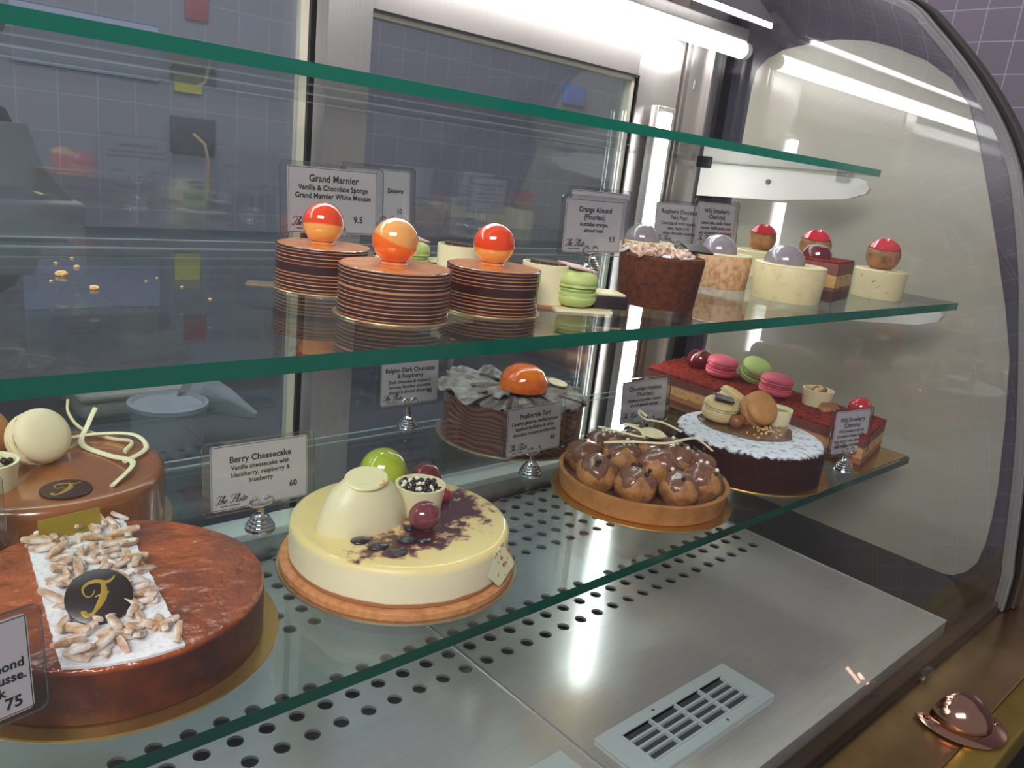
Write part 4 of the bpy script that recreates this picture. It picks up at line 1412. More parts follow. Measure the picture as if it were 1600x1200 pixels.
def cheese_mat():
    m = bpy.data.materials.new('cheesecake_skin')
    m.use_nodes = True
    nt = NT(m)
    tc = nt.n('ShaderNodeTexCoord')
    b = nt.n('ShaderNodeBsdfPrincipled', Roughness=0.4)
    b.inputs['Subsurface Weight'].default_value = .1
    b.inputs['Subsurface Radius'].default_value = (.008, .006, .003)
    sx = nt.n('ShaderNodeSeparateXYZ')
    nt.l(tc.outputs['Object'], sx.inputs[0])
    nz = nt.n('ShaderNodeTexNoise', Scale=60.0, Detail=4.0)
    nt.l(tc.outputs['Object'], nz.inputs['Vector'])
    # height bands: biscuit, cream, yellow skin
    zz = nt.n('ShaderNodeMath', _operation='MULTIPLY_ADD')
    zz.inputs[1].default_value = .003
    nt.l(nz.outputs['Fac'], zz.inputs[0])
    nt.l(sx.outputs['Z'], zz.inputs[2])
    mr = nt.n('ShaderNodeMapRange')
    mr.inputs['From Max'].default_value = .042
    nt.l(zz.outputs[0], mr.inputs[0])
    rp = ramp(nt, [(0, rgb(150, 96, 58)), (.28, rgb(168, 112, 66)), (.31, rgb(232, 220, 186)), (.84, rgb(236, 224, 182)), (.93, rgb(234, 210, 142)), (1, rgb(234, 210, 138))])
    nt.l(mr.outputs[0], rp.inputs[0])
    # berry stain on the right half of the top
    mp = nt.n('ShaderNodeMapping')
    mp.inputs['Location'].default_value = (-.030, .028, 0)
    mp.inputs['Rotation'].default_value = (0, 0, R(-35))
    nt.l(tc.outputs['Object'], mp.inputs[0])
    ln = nt.n('ShaderNodeVectorMath', _operation='MULTIPLY')
    ln.inputs[1].default_value = (19, 26, 0)
    nt.l(mp.outputs[0], ln.inputs[0])
    le = nt.n('ShaderNodeVectorMath', _operation='LENGTH')
    nt.l(ln.outputs[0], le.inputs[0])
    m2 = nt.n('ShaderNodeMapping')
    m2.inputs['Location'].default_value = (.014, .040, 0)
    nt.l(tc.outputs['Object'], m2.inputs[0])
    l2 = nt.n('ShaderNodeVectorMath', _operation='MULTIPLY')
    l2.inputs[1].default_value = (18, 46, 0)
    nt.l(m2.outputs[0], l2.inputs[0])
    le2 = nt.n('ShaderNodeVectorMath', _operation='LENGTH')
    nt.l(l2.outputs[0], le2.inputs[0])
    mn = nt.n('ShaderNodeMath', _operation='MINIMUM')
    nt.l(le.outputs['Value'], mn.inputs[0])
    nt.l(le2.outputs['Value'], mn.inputs[1])
    n2 = nt.n('ShaderNodeTexNoise', Scale=75.0, Detail=4.0, Roughness=.6)
    nt.l(tc.outputs['Object'], n2.inputs['Vector'])
    su = nt.n('ShaderNodeMath', _operation='MULTIPLY_ADD')
    su.inputs[1].default_value = 2.6
    nt.l(n2.outputs['Fac'], su.inputs[0])
    nt.l(mn.outputs[0], su.inputs[2])
    st = nt.n('ShaderNodeMapRange', _clamp=True)
    st.inputs['From Min'].default_value = 2.38
    st.inputs['From Max'].default_value = 1.98
    nt.l(su.outputs[0], st.inputs[0])
    top = nt.n('ShaderNodeMapRange', _clamp=True)
    top.inputs['From Min'].default_value = HK - .002
    top.inputs['From Max'].default_value = HK - .0005
    nt.l(sx.outputs['Z'], top.inputs[0])
    f = nt.n('ShaderNodeMath', _operation='MULTIPLY')
    nt.l(st.outputs[0], f.inputs[0])
    nt.l(top.outputs[0], f.inputs[1])
    sc_ = ramp(nt, [(0, rgb(214, 150, 132)), (.45, rgb(150, 58, 78)), (1, rgb(78, 22, 36))])
    nt.l(st.outputs[0], sc_.inputs[0])
    mx = nt.n('ShaderNodeMix', _data_type='RGBA')
    nt.l(f.outputs[0], mx.inputs[0])
    nt.l(rp.outputs[0], mx.inputs[6])
    nt.l(sc_.outputs[0], mx.inputs[7])
    nt.l(mx.outputs[2], b.inputs['Base Color'])
    n3_ = nt.n('ShaderNodeTexNoise', Scale=70.0, Detail=2.0)
    nt.l(tc.outputs['Object'], n3_.inputs['Vector'])
    bp = nt.n('ShaderNodeBump', Strength=.18, Distance=.002)
    nt.l(n3_.outputs['Fac'], bp.inputs['Height'])
    nt.l(bp.outputs[0], b.inputs['Normal'])
    nt.l(bp.outputs[0], b.inputs['Coat Normal'])
    cw = nt.n('ShaderNodeMath', _operation='MULTIPLY')
    cw.inputs[1].default_value = .9
    nt.l(top.outputs[0], cw.inputs[0])
    nt.l(cw.outputs[0], b.inputs['Coat Weight'])
    b.inputs['Coat Roughness'].default_value = .06
    nt.l(b.outputs[0], nt.out.inputs[0])
    return m


MB().lathe([(0, 0), (.0975, 0), (.0985, .0012), (.0985, .0058), (.097, .0066), (.088, .0066), (0, .0066)], 120, fn=lambda r, z, a: (r * (1 + (.010 * abs(math.sin(28 * a)) if r > .096 else 0)), z)).build('biscuit_base', M_BISCUIT, che)
round_cake('cheesecake_body', che, .0922, HK - .0066, cheese_mat(), bev=.006, z0=.0066, fn=lambda r, z, a: (r * (1 + .003 * n3(2 * a, z * 50, 1)), z))
# shift: body mesh starts at z .0066 so the material's height bands are in the same frame
hd = MB()
hd.lathe([(0, 0), (.0400, 0), (.0402, .002), (.0380, .011), (.0335, .022), (.0270, .032), (.0185, .0395), (0, .0415)], 40, M=T(-.036, .006, HK) @ E3(0, 0, 0) @ Matrix.Diagonal((1, .62, 1, 1)) @ E3(0, 0, -30))
o = hd.build('white_half_dome', M_WCHOC, che)
MB().lathe([(0, 0), (.0185, 0), (.0188, .001), (.0175, .0022), (0, .0024)], 32, M=T(-.036, .003, HK + .0395) @ E3(16, -4, 0) @ Matrix.Diagonal((1, .8, 1, 1))).build('cap_disc', mat('cap_cream', rgb(242, 230, 178), .4, noise=(70, rgb(240, 160, 70), .60, .66)), o)
MB().ball((.0145, .053, HK + .0190), .0215, 28, 18).build('lime_green_ball', M_LIME, che, smooth=60)
MB().ball((.048, .034, HK + .0132), .0145, 26, 16).build('dark_red_ball', M_BERRY, che, smooth=60)
MB().ball((.052, .010, HK + .0050), .0065, 20, 12).build('small_red_ball', M_REDG, che, smooth=60)
MB().ball((.003, -.027, HK + .0112), .0130, 26, 16, sc=(1.05, .95, .95)).build('purple_ball', M_GRAPE, che, smooth=60)
cc = cup(che, .0220, .0235, (.0215, .006, HK))
pearls(cc, (.0215, .006), .0172, HK + .0192, 60, .0023, seed=9, frac=.62)
MB().lathe([(0, .015), (.0170, .015), (.0180, .0185), (0, .0190)], 28, M=T(.0215, .006, HK)).build('pearl_bed', M_DCHOC, cc)
for (x, y, q) in [(-.0542, -.0219, .0072), (-.0470, -.0360, .0078), (-.0391, -.0540, .0062), (-.040, -.0495, .004), (-.0200, -.0380, .0080), (-.010, -.046, .005), (-.006, -.022, .006)]:
    MB().ball((x, y, HK + .0006), q, 18, 10, sc=(1.1, .9, .32), fn=lambda v: 1 + .12 * n3(v.x * 4, v.y * 4, v.z * 3)).build('berry', M_BLUEB, che, smooth=60)
MB().prism([(.001, 0), (.0172, .0165), (.004, .0365), (-.0165, .0170)], -.0008, .0008, M=T(.0345, -.0905, .0068) @ E3(-8, 0, -2) @ XZ).build('speckled_tile', M_TILECHOC, che, smooth=30)

# --- dark chocolate ruffle cake
DX, DYK = .6870, .7149
board('gold board under the ruffled dark chocolate cake', .6870, .7149, ZB, .0980, M_SILVERB)
dk = thing('chocolate_ruffle_cake', 'dark chocolate cake topped with dusty ruffles and an orange half dome', 'cake', (DX, DYK, ZB + B))
HD = .0551


def wood_mat():
    m = bpy.data.materials.new('woodgrain_chocolate')
    m.use_nodes = True
    nt = NT(m)
    tc = nt.n('ShaderNodeTexCoord')
    nz = nt.n('ShaderNodeTexNoise', Scale=18.0, Detail=0.6)
    nt.l(tc.outputs['Object'], nz.inputs['Vector'])
    sx = nt.n('ShaderNodeSeparateXYZ')
    nt.l(tc.outputs['Object'], sx.inputs[0])
    a = nt.n('ShaderNodeMath', _operation='MULTIPLY_ADD')
    a.inputs[1].default_value = .055
    nt.l(nz.outputs['Fac'], a.inputs[0])
    nt.l(sx.outputs['Z'], a.inputs[2])
    s = nt.n('ShaderNodeMath', _operation='MULTIPLY')
    s.inputs[1].default_value = 900
    nt.l(a.outputs[0], s.inputs[0])
    si = nt.n('ShaderNodeMath', _operation='SINE')
    nt.l(s.outputs[0], si.inputs[0])
    rp = ramp(nt, [(0.2, rgb(78, 38, 30)), (.8, rgb(118, 70, 54))])
    mr = nt.n('ShaderNodeMapRange')
    mr.inputs['From Min'].default_value = -1
    nt.l(si.outputs[0], mr.inputs[0])
    nt.l(mr.outputs[0], rp.inputs[0])
    b = nt.n('ShaderNodeBsdfPrincipled', Roughness=.18)
    b.inputs['Coat Weight'].default_value = .7
    nt.l(rp.outputs[0], b.inputs['Base Color'])
    nt.l(b.outputs[0], nt.out.inputs[0])
    return m


MB().lathe([(0, 0), (.0900, 0), (.0913, .001), (.0913, HD), (.0885, HD), (.0885, HD - .006), (0, HD - .006)], 96).build('chocolate_collar', wood_mat(), dk)
MB().lathe([(0, HD - .006), (.088, HD - .006), (.088, HD - .003), (0, HD - .002)], 64).build('dark_filling', M_DCHOC, dk)


def ruffle(parent, ang, span, r0, r1, z0, amp, nw, ph, lift):
    vs, fs = [], []
    NU, NV = 10, 56
    for side in (0, 1):
        for i in range(NU + 1):
            t = i / NU
            for j in range(NV + 1):
                s = j / NV
                a = ang + (s - .5) * span
                w = math.sin(nw * 2 * PI * s + ph) + .4 * math.sin(nw * 4.6 * PI * s + 2 * ph)
                r = r0 + (r1 - r0) * t + .003 * t * math.sin(nw * 3.1 * PI * s)
                z = z0 + lift * t + amp * t ** .8 * w - .010 * t * t + side * -.0008
                vs.append((r * math.cos(a), r * math.sin(a), z))
    W2 = NV + 1
    O2 = (NU + 1) * W2
    for i in range(NU):
        for j in range(NV):
            p = i * W2 + j
            fs.append((p, p + 1, p + W2 + 1, p + W2))
            fs.append((O2 + p, O2 + p + W2, O2 + p + W2 + 1, O2 + p + 1))
    for j in range(NV):
        p = NU * W2 + j
        fs.append((p, p + 1, O2 + p + 1, O2 + p))
        fs.append((j, O2 + j, O2 + j + 1, j + 1))
    for i in range(NU):
        p, q = i * W2, i * W2 + NV
        fs.append((p, p + W2, O2 + p + W2, O2 + p))
        fs.append((q, O2 + q, O2 + q + W2, q + W2))
    return MB().add(vs, fs).build('chocolate_ruffle', M_RUFFLE, parent, smooth=70)


for (ang, span, r0_, r1_, z_, amp, nw, ph, lf) in [
        (150, 95, .030, .098, HD + .004, .0050, 3.0, .4, .012), (205, 70, .028, .088, HD + .004, .0042, 3.0, 1.2, .004), (95, 90, .030, .094, HD + .005, .0050, 3.5, 2.2, .012),
        (35, 85, .028, .092, HD + .004, .0045, 3.5, .9, .009), (-20, 80, .028, .094, HD + .004, .0048, 4.0, 1.8, .006), (-70, 75, .028, .090, HD + .005, .0052, 4.5, .2, .004), (255, 60, .026, .086, HD + .004, .0048, 3.5, 1.0, .004),
        (180, 80, .018, .060, HD + .010, .0042, 3.0, 2.4, .008), (60, 90, .018, .060, HD + .010, .0042, 3.0, .8, .008), (-50, 90, .018, .064, HD + .010, .0040, 4.0, 1.4, .006)]:
    ruffle(dk, R(ang), R(span), r0_, r1_, z_, amp, nw, ph, lf)
MB().lathe([(0, 0), (.0305, 0), (.031, .003), (.0295, .014), (.0236, .0246), (.013, .0305), (0, .032)], 40, M=T(-.004, -.018, HD + .011)).build('orange_half_dome', M_ORANGE, dk)
MB().lathe([(0, 0), (.0145, 0), (.015, .0006), (.0145, .0016), (0, .002)], 28, M=T(.046, -.030, HD + .016) @ E3(12, 8, 0) @ Matrix.Diagonal((1, .8, 1, 1))).build('cream_disc', mat('cream_disc_mat', rgb(232, 216, 170), .4, noise=(90, rgb(220, 180, 110), .55, .7)), dk)

# --- profiterole tart
TX, TY = .6940, .5005
board('gold board under the profiterole tart', .6925, .4995, ZB, .1010)
ta = thing('profiterole_tart', 'tart shell piled with chocolate-dipped choux puffs and white curls', 'tart', (TX, TY, ZB + B))
HT = .0218
MB().lathe([(0, 0), (.0915, 0), (.0925, .001), (.0955, HT), (.0948, HT + .0006), (.0905, HT + .0004), (.0890, .009), (0, .009)], 96, fn=lambda r, z, a: (r, z + (.0006 * n3(4 * a, 2, 1) if z > .015 else 0))).build('pastry_shell', M_PASTRY, ta)
MB().lathe([(0, .009), (.089, .009), (.0892, .0135), (0, .0145)], 48).build('caramel_filling', M_GLAZEC, ta)
PUFFS = []
ring = [(-.066, .012), (-.054, -.032), (-.018, -.061), (.024, -.060), (.058, -.030), (.064, .014), (.046, .052), (.006, .068), (-.038, .056)]
for x, y in ring:
    PUFFS.append((x, y, HT + .006, .0224))
for x, y in [(-.026, .012), (-.012, -.026), (.026, -.022), (.028, .018), (-.002, .034)]:
    PUFFS.append((x, y, HT + .017, .0224))
rnd = random.Random(11)
for i, (x, y, z, r_) in enumerate(PUFFS):
    s1, s2 = rnd.uniform(0, 9), rnd.uniform(0, 9)
    fn = lambda q, s1=s1, s2=s2: 1 + .085 * n3(q.x * 2.4 + s1, q.y * 2.4 + s2, q.z * 2.4) + .03 * n3(q.x * 7 + s2, q.y * 7, q.z * 7)
    rr = r_ * rnd.uniform(.95, 1.05)
    p = MB().ball((0, 0, 0), rr, 28, 18, sc=(1.02, 1.0, .9), fn=fn).build('choux_puff', M_PUFF, ta, smooth=60, loc=(x, y, z))
    # glaze cap: slightly larger upper shell with a wavy lower rim
    lim = rnd.uniform(.12, .55)
    cap = MB()
    prof = [(math.cos(b), math.sin(b)) for b in [lim + (PI / 2 - lim) * k / 7 for k in range(8)]]
    prof = [(max(c_, 0) if k < 7 else 0, s_) for k, (c_, s_) in enumerate(prof)]
    wv = rnd.uniform(0, 6)

    def gfn(rad, zz, a, wv=wv, rr=rr, lim=lim, fn=fn):
        b = math.asin(max(-1, min(1, zz)))
        k = (PI / 2 - b) / (PI / 2 - lim)
        b2 = b - .50 * k * (math.sin(3 * a + wv) * .6 + math.sin(5 * a + 2 * wv) * .4)
        q = Vector((math.cos(b2) * math.cos(a), math.cos(b2) * math.sin(a), math.sin(b2)))
        g = fn(q) * rr * (1.035 if k < .97 else .99)
        return math.cos(b2) * g, math.sin(b2) * g * .9
    cap.lathe(prof, 30, fn=gfn, M=None)
    # the lathe's pole vertex is at unit height: scale it down
    cap.v = [(vx, vy, vz) if abs(vx) + abs(vy) > 1e-9 else (0, 0, fn(Vector((0, 0, 1))) * rr * .9 * 1.035) for vx, vy, vz in cap.v]
    cap.build('chocolate_glaze', M_GLAZEC, p, smooth=70, )
for i, k in enumerate([(0, 10, 1), (1, 12, 1), (4, 9, 0), (5, 7, 1)]):
    x, y, z, r_ = PUFFS[k[0]]
for i in range(44):
    pi_ = rnd.randrange(len(PUFFS))
    x, y, z, r_ = PUFFS[pi_]
    a, b = rnd.uniform(0, 2 * PI), rnd.uniform(.75, 1.45)
    dark = i % 3 == 2 or pi_ in (0, 1, 4)
    q = Vector((math.cos(b) * math.cos(a), math.cos(b) * math.sin(a), math.sin(b) * .93)) * (r_ + .0016)
    nm = 'pearl_d' if dark else 'pearl_w'
    if nm not in globals():
        globals()[nm] = MB().ball((0, 0, 0), .0023, 10, 8).build('chocolate_pearl', M_PEARLD if dark else M_PEARLW, ta, smooth=60)
        o = globals()[nm]
    else:
        o = globals()[nm].copy()
        COL.objects.link(o)
    o.location = (x + q.x, y + q.y, z + q.z)
zc = HT + .041
curl(ta, [(-.052, .020, zc - .004), (-.030, .000, zc), (.000, -.022, zc + .001), (.030, -.022, zc), (.060, -.022, zc - .003), (.066, -.042, zc - .012)], .0023)
curl(ta, [(-.034, .046, zc + .003), (-.020, .022, zc + .002), (-.006, .004, zc + .001), (.004, .018, zc + .004), (.0, .036, zc + .005), (.018, .030, zc + .002)], .0022)
curl(ta, [(.062, .000, zc - .002), (.052, .022, zc + .004), (.036, .034, zc + .006), (.030, .040, zc + .011), (.037, .045, zc + .013), (.042, .038, zc + .008)], .0022)
MB().lathe([(0, 0), (.0135, 0), (.014, .0007), (.0132, .0017), (0, .002)], 28, M=T(.014, .006, zc + .001) @ E3(14, 6, -20) @ Matrix.Diagonal((1.15, .78, 1, 1))).build('cream_disc', mat('cream_disc_two', rgb(236, 222, 176), .4, noise=(90, rgb(226, 190, 120), .55, .7)), ta)

# --- sugar-dusted chocolate cake
GX, GY = .8901, .4898
board('gold board under the sugar-dusted chocolate cake', .8960, .4880, ZB, .0985)
ch = thing('chocolate_cake', 'dark chocolate cake with a ring of icing sugar and macarons on ganache', 'cake', (GX, GY, ZB + B))
HG = .0447


def dust_mat():
    m = bpy.data.materials.new('dusted_chocolate')
    m.use_nodes = True
    nt = NT(m)
    tc = nt.n('ShaderNodeTexCoord')
    b = nt.n('ShaderNodeBsdfPrincipled', Roughness=.7)
    b.inputs['Specular IOR Level'].default_value = .15
    nz = nt.n('ShaderNodeTexNoise', Scale=120.0, Detail=6.0, Roughness=.7)
    nt.l(tc.outputs['Object'], nz.inputs['Vector'])
    sx = nt.n('ShaderNodeSeparateXYZ')
    nt.l(tc.outputs['Object'], sx.inputs[0])
    a = nt.n('ShaderNodeMath', _operation='MULTIPLY_ADD')
    a.inputs[1].default_value = .014
    nt.l(nz.outputs['Fac'], a.inputs[0])
    nt.l(sx.outputs['Z'], a.inputs[2])
    mr = nt.n('ShaderNodeMapRange', _clamp=True)
    mr.inputs['From Min'].default_value = HG + .0040
    mr.inputs['From Max'].default_value = HG + .0068
    nt.l(a.outputs[0], mr.inputs[0])
    mx = nt.n('ShaderNodeMix', _data_type='RGBA')
    nt.l(mr.outputs[0], mx.inputs[0])
    mx.inputs[6].default_value = rgb(46, 18, 10)
    mx.inputs[7].default_value = rgb(228, 230, 238)
    nt.l(mx.outputs[2], b.inputs['Base Color'])
    n2 = nt.n('ShaderNodeTexNoise', Scale=260.0, Detail=3.0)
    nt.l(tc.outputs['Object'], n2.inputs['Vector'])
    bp = nt.n('ShaderNodeBump', Strength=.5, Distance=.001)
    nt.l(n2.outputs['Fac'], bp.inputs['Height'])
    nt.l(bp.outputs[0], b.inputs['Normal'])
    nt.l(b.outputs[0], nt.out.inputs[0])
    return m


round_cake('cake_body', ch, .0926, HG, dust_mat(), bev=.007, fn=lambda r, z, a: (r * (1 + .004 * n3(3 * a, z * 40, 3)), z))
MB().lathe([(0, HG - .002), (.058, HG - .002), (.0605, HG + .0004), (.058, HG + .0012), (0, HG + .0012)], 72, fn=lambda r, z, a: (r * (1 + .04 * math.sin(3 * a + 1) + .02 * math.sin(7 * a)), z), M=T(.020, .018, 0)).build('ganache_pool', M_GANACHE, ch)
mo = macaron(ch, .0225, M_MAC_PALE, M_FILL, (-.002, .047, HG + .0165), (6, 0, 0), t=1.2)
MB().prism(rrect(.026, .026, .001), -.0008, .0008, M=T(-.006, .036, HG + .0340) @ E3(8, 0, 38) @ T(0, -.008, 0)).build('dark_chocolate_square', M_DCHOC, ch, smooth=30)
macaron(ch, .0235, M_MAC_TAN, M_FILL, (.036, .0140, HG + .0215), (54, 0, -18), t=1.15)
macaron(ch, .0225, M_MAC_PALE, M_FILL, (.050, .062, HG + .018), (30, 10, 40), t=1.1)
c2 = cup(ch, .0205, .021, (.070, .006, HG + .0008))
MB().lathe([(0, .0135), (.0165, .0135), (.0175, .0165), (0, .0175)], 28, M=T(.070, .006, HG + .0008)).build('green_filling', mat('pistachio_fill', rgb(128, 134, 92), .4, coat=.4, noise=(120, rgb(90, 96, 60), .4, .7)), c2)
for (x, y, q) in ((-.004, .020, .0088), (.011, .023, .0075)):
    MB().ball((x, y, HG + q * .9), q, 20, 12, sc=(1, 1, 1.05)).build('hazelnut', M_HAZEL, ch, smooth=60)
rnd = random.Random(3)
nib = None
for i in range(36):
    x, y = .012 + rnd.gauss(0, .022) + .02 * rnd.random(), -.010 + rnd.gauss(0, .010)
    if nib is None:
        nib = MB().ball((0, 0, 0), .0015, 7, 5, sc=(1.2, .9, .7)).build('nut_crumb', M_CRUMB, ch, smooth=0)
        o = nib
    else:
        o = nib.copy()
        COL.objects.link(o)
    o.location = (x, y, HG + .0020)
    o.rotation_euler = (rnd.random() * 3, rnd.random() * 3, rnd.random() * 6)

# --- red-topped slab
lgb = MB().prism([(1.022, .394), (1.169, .394), (1.169, .80), (1.018, .80)], 0, .0018).build('cake_board', M_GOLDB, loc=(0, 0, ZB))
tag(lgb, 'rectangular gold board under the long red slab', 'cake board', 'gold cake boards')
slab = thing('strawberry_slab', 'long layered slab with a rough red top carrying macarons', 'cake', (1.032, .403, ZB + .0018))
SQ = [(0, 0), (.124, .026), (.132, .393), (-.001, .368)]
HS = .0455
MB().prism(SQ, 0, HS - .004).build('layered_body', obj_ramp('slab_layers', [(0, rgb(92, 50, 40)), (.006, rgb(150, 98, 62)), (.014, rgb(196, 150, 92)), (.024, rgb(206, 160, 96)), (.0262, rgb(196, 120, 92)), (.0288, rgb(110, 60, 48)), (.038, rgb(120, 58, 48)), (.0455, rgb(150, 50, 42))], .7, wob=.003, wscale=60, bump=(220, .5, .001), mot=(160, rgb(120, 70, 48), .55, .8)), slab, smooth=0)
topv, topf = [], []
NU, NV = 16, 44
for k, zz in enumerate((HS - .004, HS)):
    for i in range(NU + 1):
        for j in range(NV + 1):
            u, v = i / NU, j / NV
            p = (Vector(SQ[0]) * (1 - u) + Vector(SQ[1]) * u) * (1 - v) + (Vector(SQ[3]) * (1 - u) + Vector(SQ[2]) * u) * v
            topv.append((p.x, p.y, zz + (0.0022 * n3(i * 2.1, j * 2.7, 3) if k else 0)))
W3 = NV + 1
O3 = (NU + 1) * W3
for i in range(NU):
    for j in range(NV):
        p = i * W3 + j
        topf.append((p, p + 1, p + W3 + 1, p + W3))
        topf.append((O3 + p, O3 + p + W3, O3 + p + W3 + 1, O3 + p + 1))
for j in range(NV):
    topf.append((j, O3 + j, O3 + j + 1, j + 1))
    p = NU * W3 + j
    topf.append((p, p + 1, O3 + p + 1, O3 + p))
for i in range(NU):
    p, q = i * W3, i * W3 + NV
    topf.append((p, p + W3, O3 + p + W3, O3 + p))
    topf.append((q, O3 + q, O3 + q + W3, q + W3))
MB().add(topv, topf).build('rough_red_top', M_REDVELV, slab, smooth=60)


def onslab(x, y):
    return x - 1.032, y - .403


for (x, y, m_, f_, rt_) in ((1.108, .681, M_MAC_PINK, M_FILL_PINK, (4, 0, 0)), (1.142, .640, M_MAC_GREEN, M_FILL_GREEN, (24, 8, -40)), (1.092, .574, M_MAC_PINK, M_FILL_PINK, (2, 3, 0))):
    px, py = onslab(x, y)
    macaron(slab, .0245, m_, f_, (px, py, HS + .0178), rt_, t=1.25)
px, py = onslab(1.130, .738)
MB().ball((px, py, HS + .012), .0215, 24, 16, sc=(1, 1, .95)).build('dark_red_ball', M_BERRY, slab, smooth=60)
px, py = onslab(1.118, .520)
c3 = cup(slab, .0225, .024, (px, py, HS))
for i in range(9):
    a = i * 2.4
    MB().ball((px + .012 * math.cos(a) * (i / 9 + .2), py + .012 * math.sin(a) * (i / 9 + .2), HS + .0225), .0045, 10, 7, fn=lambda q: 1 + .2 * n3(q.x * 4, q.y * 5, q.z * 3)).build('nut_piece', M_HAZEL if i % 2 else M_CRUMB, c3, smooth=40)
px, py = onslab(1.104, .512)
MB().prism([(-.016, 0), (.016, -.004), (.019, .010), (0, .018), (-.014, .012)], 0, .003, M=T(px - .004, py - .024, HS + .001) @ E3(20, -10, -10)).build('chocolate_shard', M_HAZEL, slab, smooth=0)
px, py = onslab(1.136, .462)
MB().ball((px, py, HS + .010), .0165, 22, 14, sc=(1, 1, .95)).build('red_ball', M_REDG, slab, smooth=60)
# ================================================================== MIDDLE SHELF: SINGLE SERVES
def stripe_mat(name, gaps, seed):
    rn = random.Random(seed)
    tan_ = [rgb(190, 128, 86), rgb(204, 148, 104), rgb(176, 112, 74)]
    st = [(0, rgb(176, 110, 66)), (.0012, rgb(52, 24, 24))]
    z_, k_ = .0012, 0
    for g_, w_ in gaps:
        z_ += g_
        st.append((z_, tan_[k_ % 3]))
        st.append((z_ + w_, rgb(64, 30, 29) if k_ % 2 else rgb(54, 25, 25)))
        z_ += w_
        k_ += 1
    st.append((.0340, rgb(200, 140, 96)))
    return obj_ramp(name, st, .2, .5, wob=.0012, wscale=24)


M_STRIPE = stripe_mat('striped_chocolate', [(.0020, .0006), (.0021, .0007), (.0019, .0006), (.0022, .0006), (.0020, .0006), (.0018, .0006), (.0021, .0016), (.0020, .0006), (.0019, .0007), (.0022, .0006), (.0018, .0006), (.0014, .0006)], 1)
M_STRIPE2 = stripe_mat('striped_chocolate_wide_band', [(.0018, .0006), (.0022, .0007), (.0018, .0006), (.0021, .0006), (.0018, .0005), (.0066, .0005), (.0021, .0006), (.0022, .0006), (.0018, .0007), (.0017, .0006)], 2)
M_GMTOP = mat('orange_mirror_top', rgb(228, 158, 98), .28, coat=.5, noise=(90, rgb(214, 112, 44), .38, .68))
GB = .0012


def two_tone(name, c1, c2, h):
    return obj_ramp(name, [(-.02, c2), (h - .0008, c2), (h + .0008, c1), (.02, c1)], .08, 1.0, interp='LINEAR')


SP_A = two_tone('orange_over_cream', rgb(226, 66, 12), rgb(240, 170, 84), -.002)
SP_B = two_tone('cream_over_orange', rgb(232, 160, 84), rgb(238, 104, 6), .001)


def gm(label, x, y, r, h, sph, rot, rz, ms=None):
    board('small gold board under ' + label[0], x, y, ZM, r + .0022, M_SILVERB, tab=.018 if rz is not None else None, t=GB, group='small gold dessert boards', rz=rz or 0)
    t = thing('striped_gateau', label[1], 'cake', (x, y, ZM + GB), 0, 'striped chocolate gateaux with orange balls')
    h -= GB
    MB().lathe([(0, 0), (r - .0012, 0), (r, .0008), (r, h - .0004), (r - .0008, h), (r - .0014, h - .0004), (0, h - .0006)], 72).build('striped_collar', ms or M_STRIPE, t)
    MB().lathe([(0, h - .002), (r - .0014, h - .001), (r - .0016, h + .0002), (0, h + .0004)], 60).build('orange_top', M_GMTOP, t)
    MB().lathe([(0, h), (.0092, h), (.0098, h + .001), (.0085, h + .0022), (0, h + .0024)], 28, M=T(0, .003, 0)).build('ball_seat', M_GMTOP, t)
    MB().ball((0, 0, 0), .0158, 36, 24).build('orange_ball', sph, t, smooth=60, loc=(0, .003, h + .0162), rot=rot)
    return t


gm(('the leftmost striped gateau', 'leftmost striped chocolate gateau with an orange and cream ball'), .3131, .5560, .0365, .0342, SP_A, (R(-8), R(6), 0), R(150), M_STRIPE2)
gm(('the middle striped gateau', 'middle striped chocolate gateau, nearest the shelf front, ball orange below'), .3125, .4562, .0387, .0345, SP_B, (R(14), R(14), 0), None)
gm(('the right striped gateau', 'rightmost striped chocolate gateau beside the cream cylinders'), .4035, .4581, .0363, .0340, SP_A, (R(4), R(-4), 0), None, M_STRIPE2)


def cream_cyl(label, x, y, r=.0193, h=.035):
    t = thing('cream_cylinder', label, 'dessert', (x, y, ZM), 0, 'white chocolate cylinders with dark discs')
    MB().lathe([(0, 0), (r, 0), (r + .0006, h), (r - .0012, h), (r - .0018, h - .003), (0, h - .003)], 48).build('white_chocolate_collar', M_WCHOC, t)
    MB().lathe([(0, .0), (r + .0004, 0), (r + .0005, .0025), (0, .0025)], 40).build('biscuit_foot', M_BISCUIT, t)
    MB().lathe([(0, h - .002), (r - .003, h - .002), (r - .003, h + .0012), (0, h + .0016)], 40, M=T(.0012, 0, 0) @ E3(0, 3, 0)).build('dark_disc', mat('disc_brown', rgb(70, 42, 32), .35, noise=(120, rgb(150, 120, 70), .6, .66)), t)
    return t


cream_cyl('white chocolate cylinder standing behind the right striped gateau', .4582, .5705)
cream_cyl('white chocolate cylinder standing left of the front green macaron', .4702, .4688)


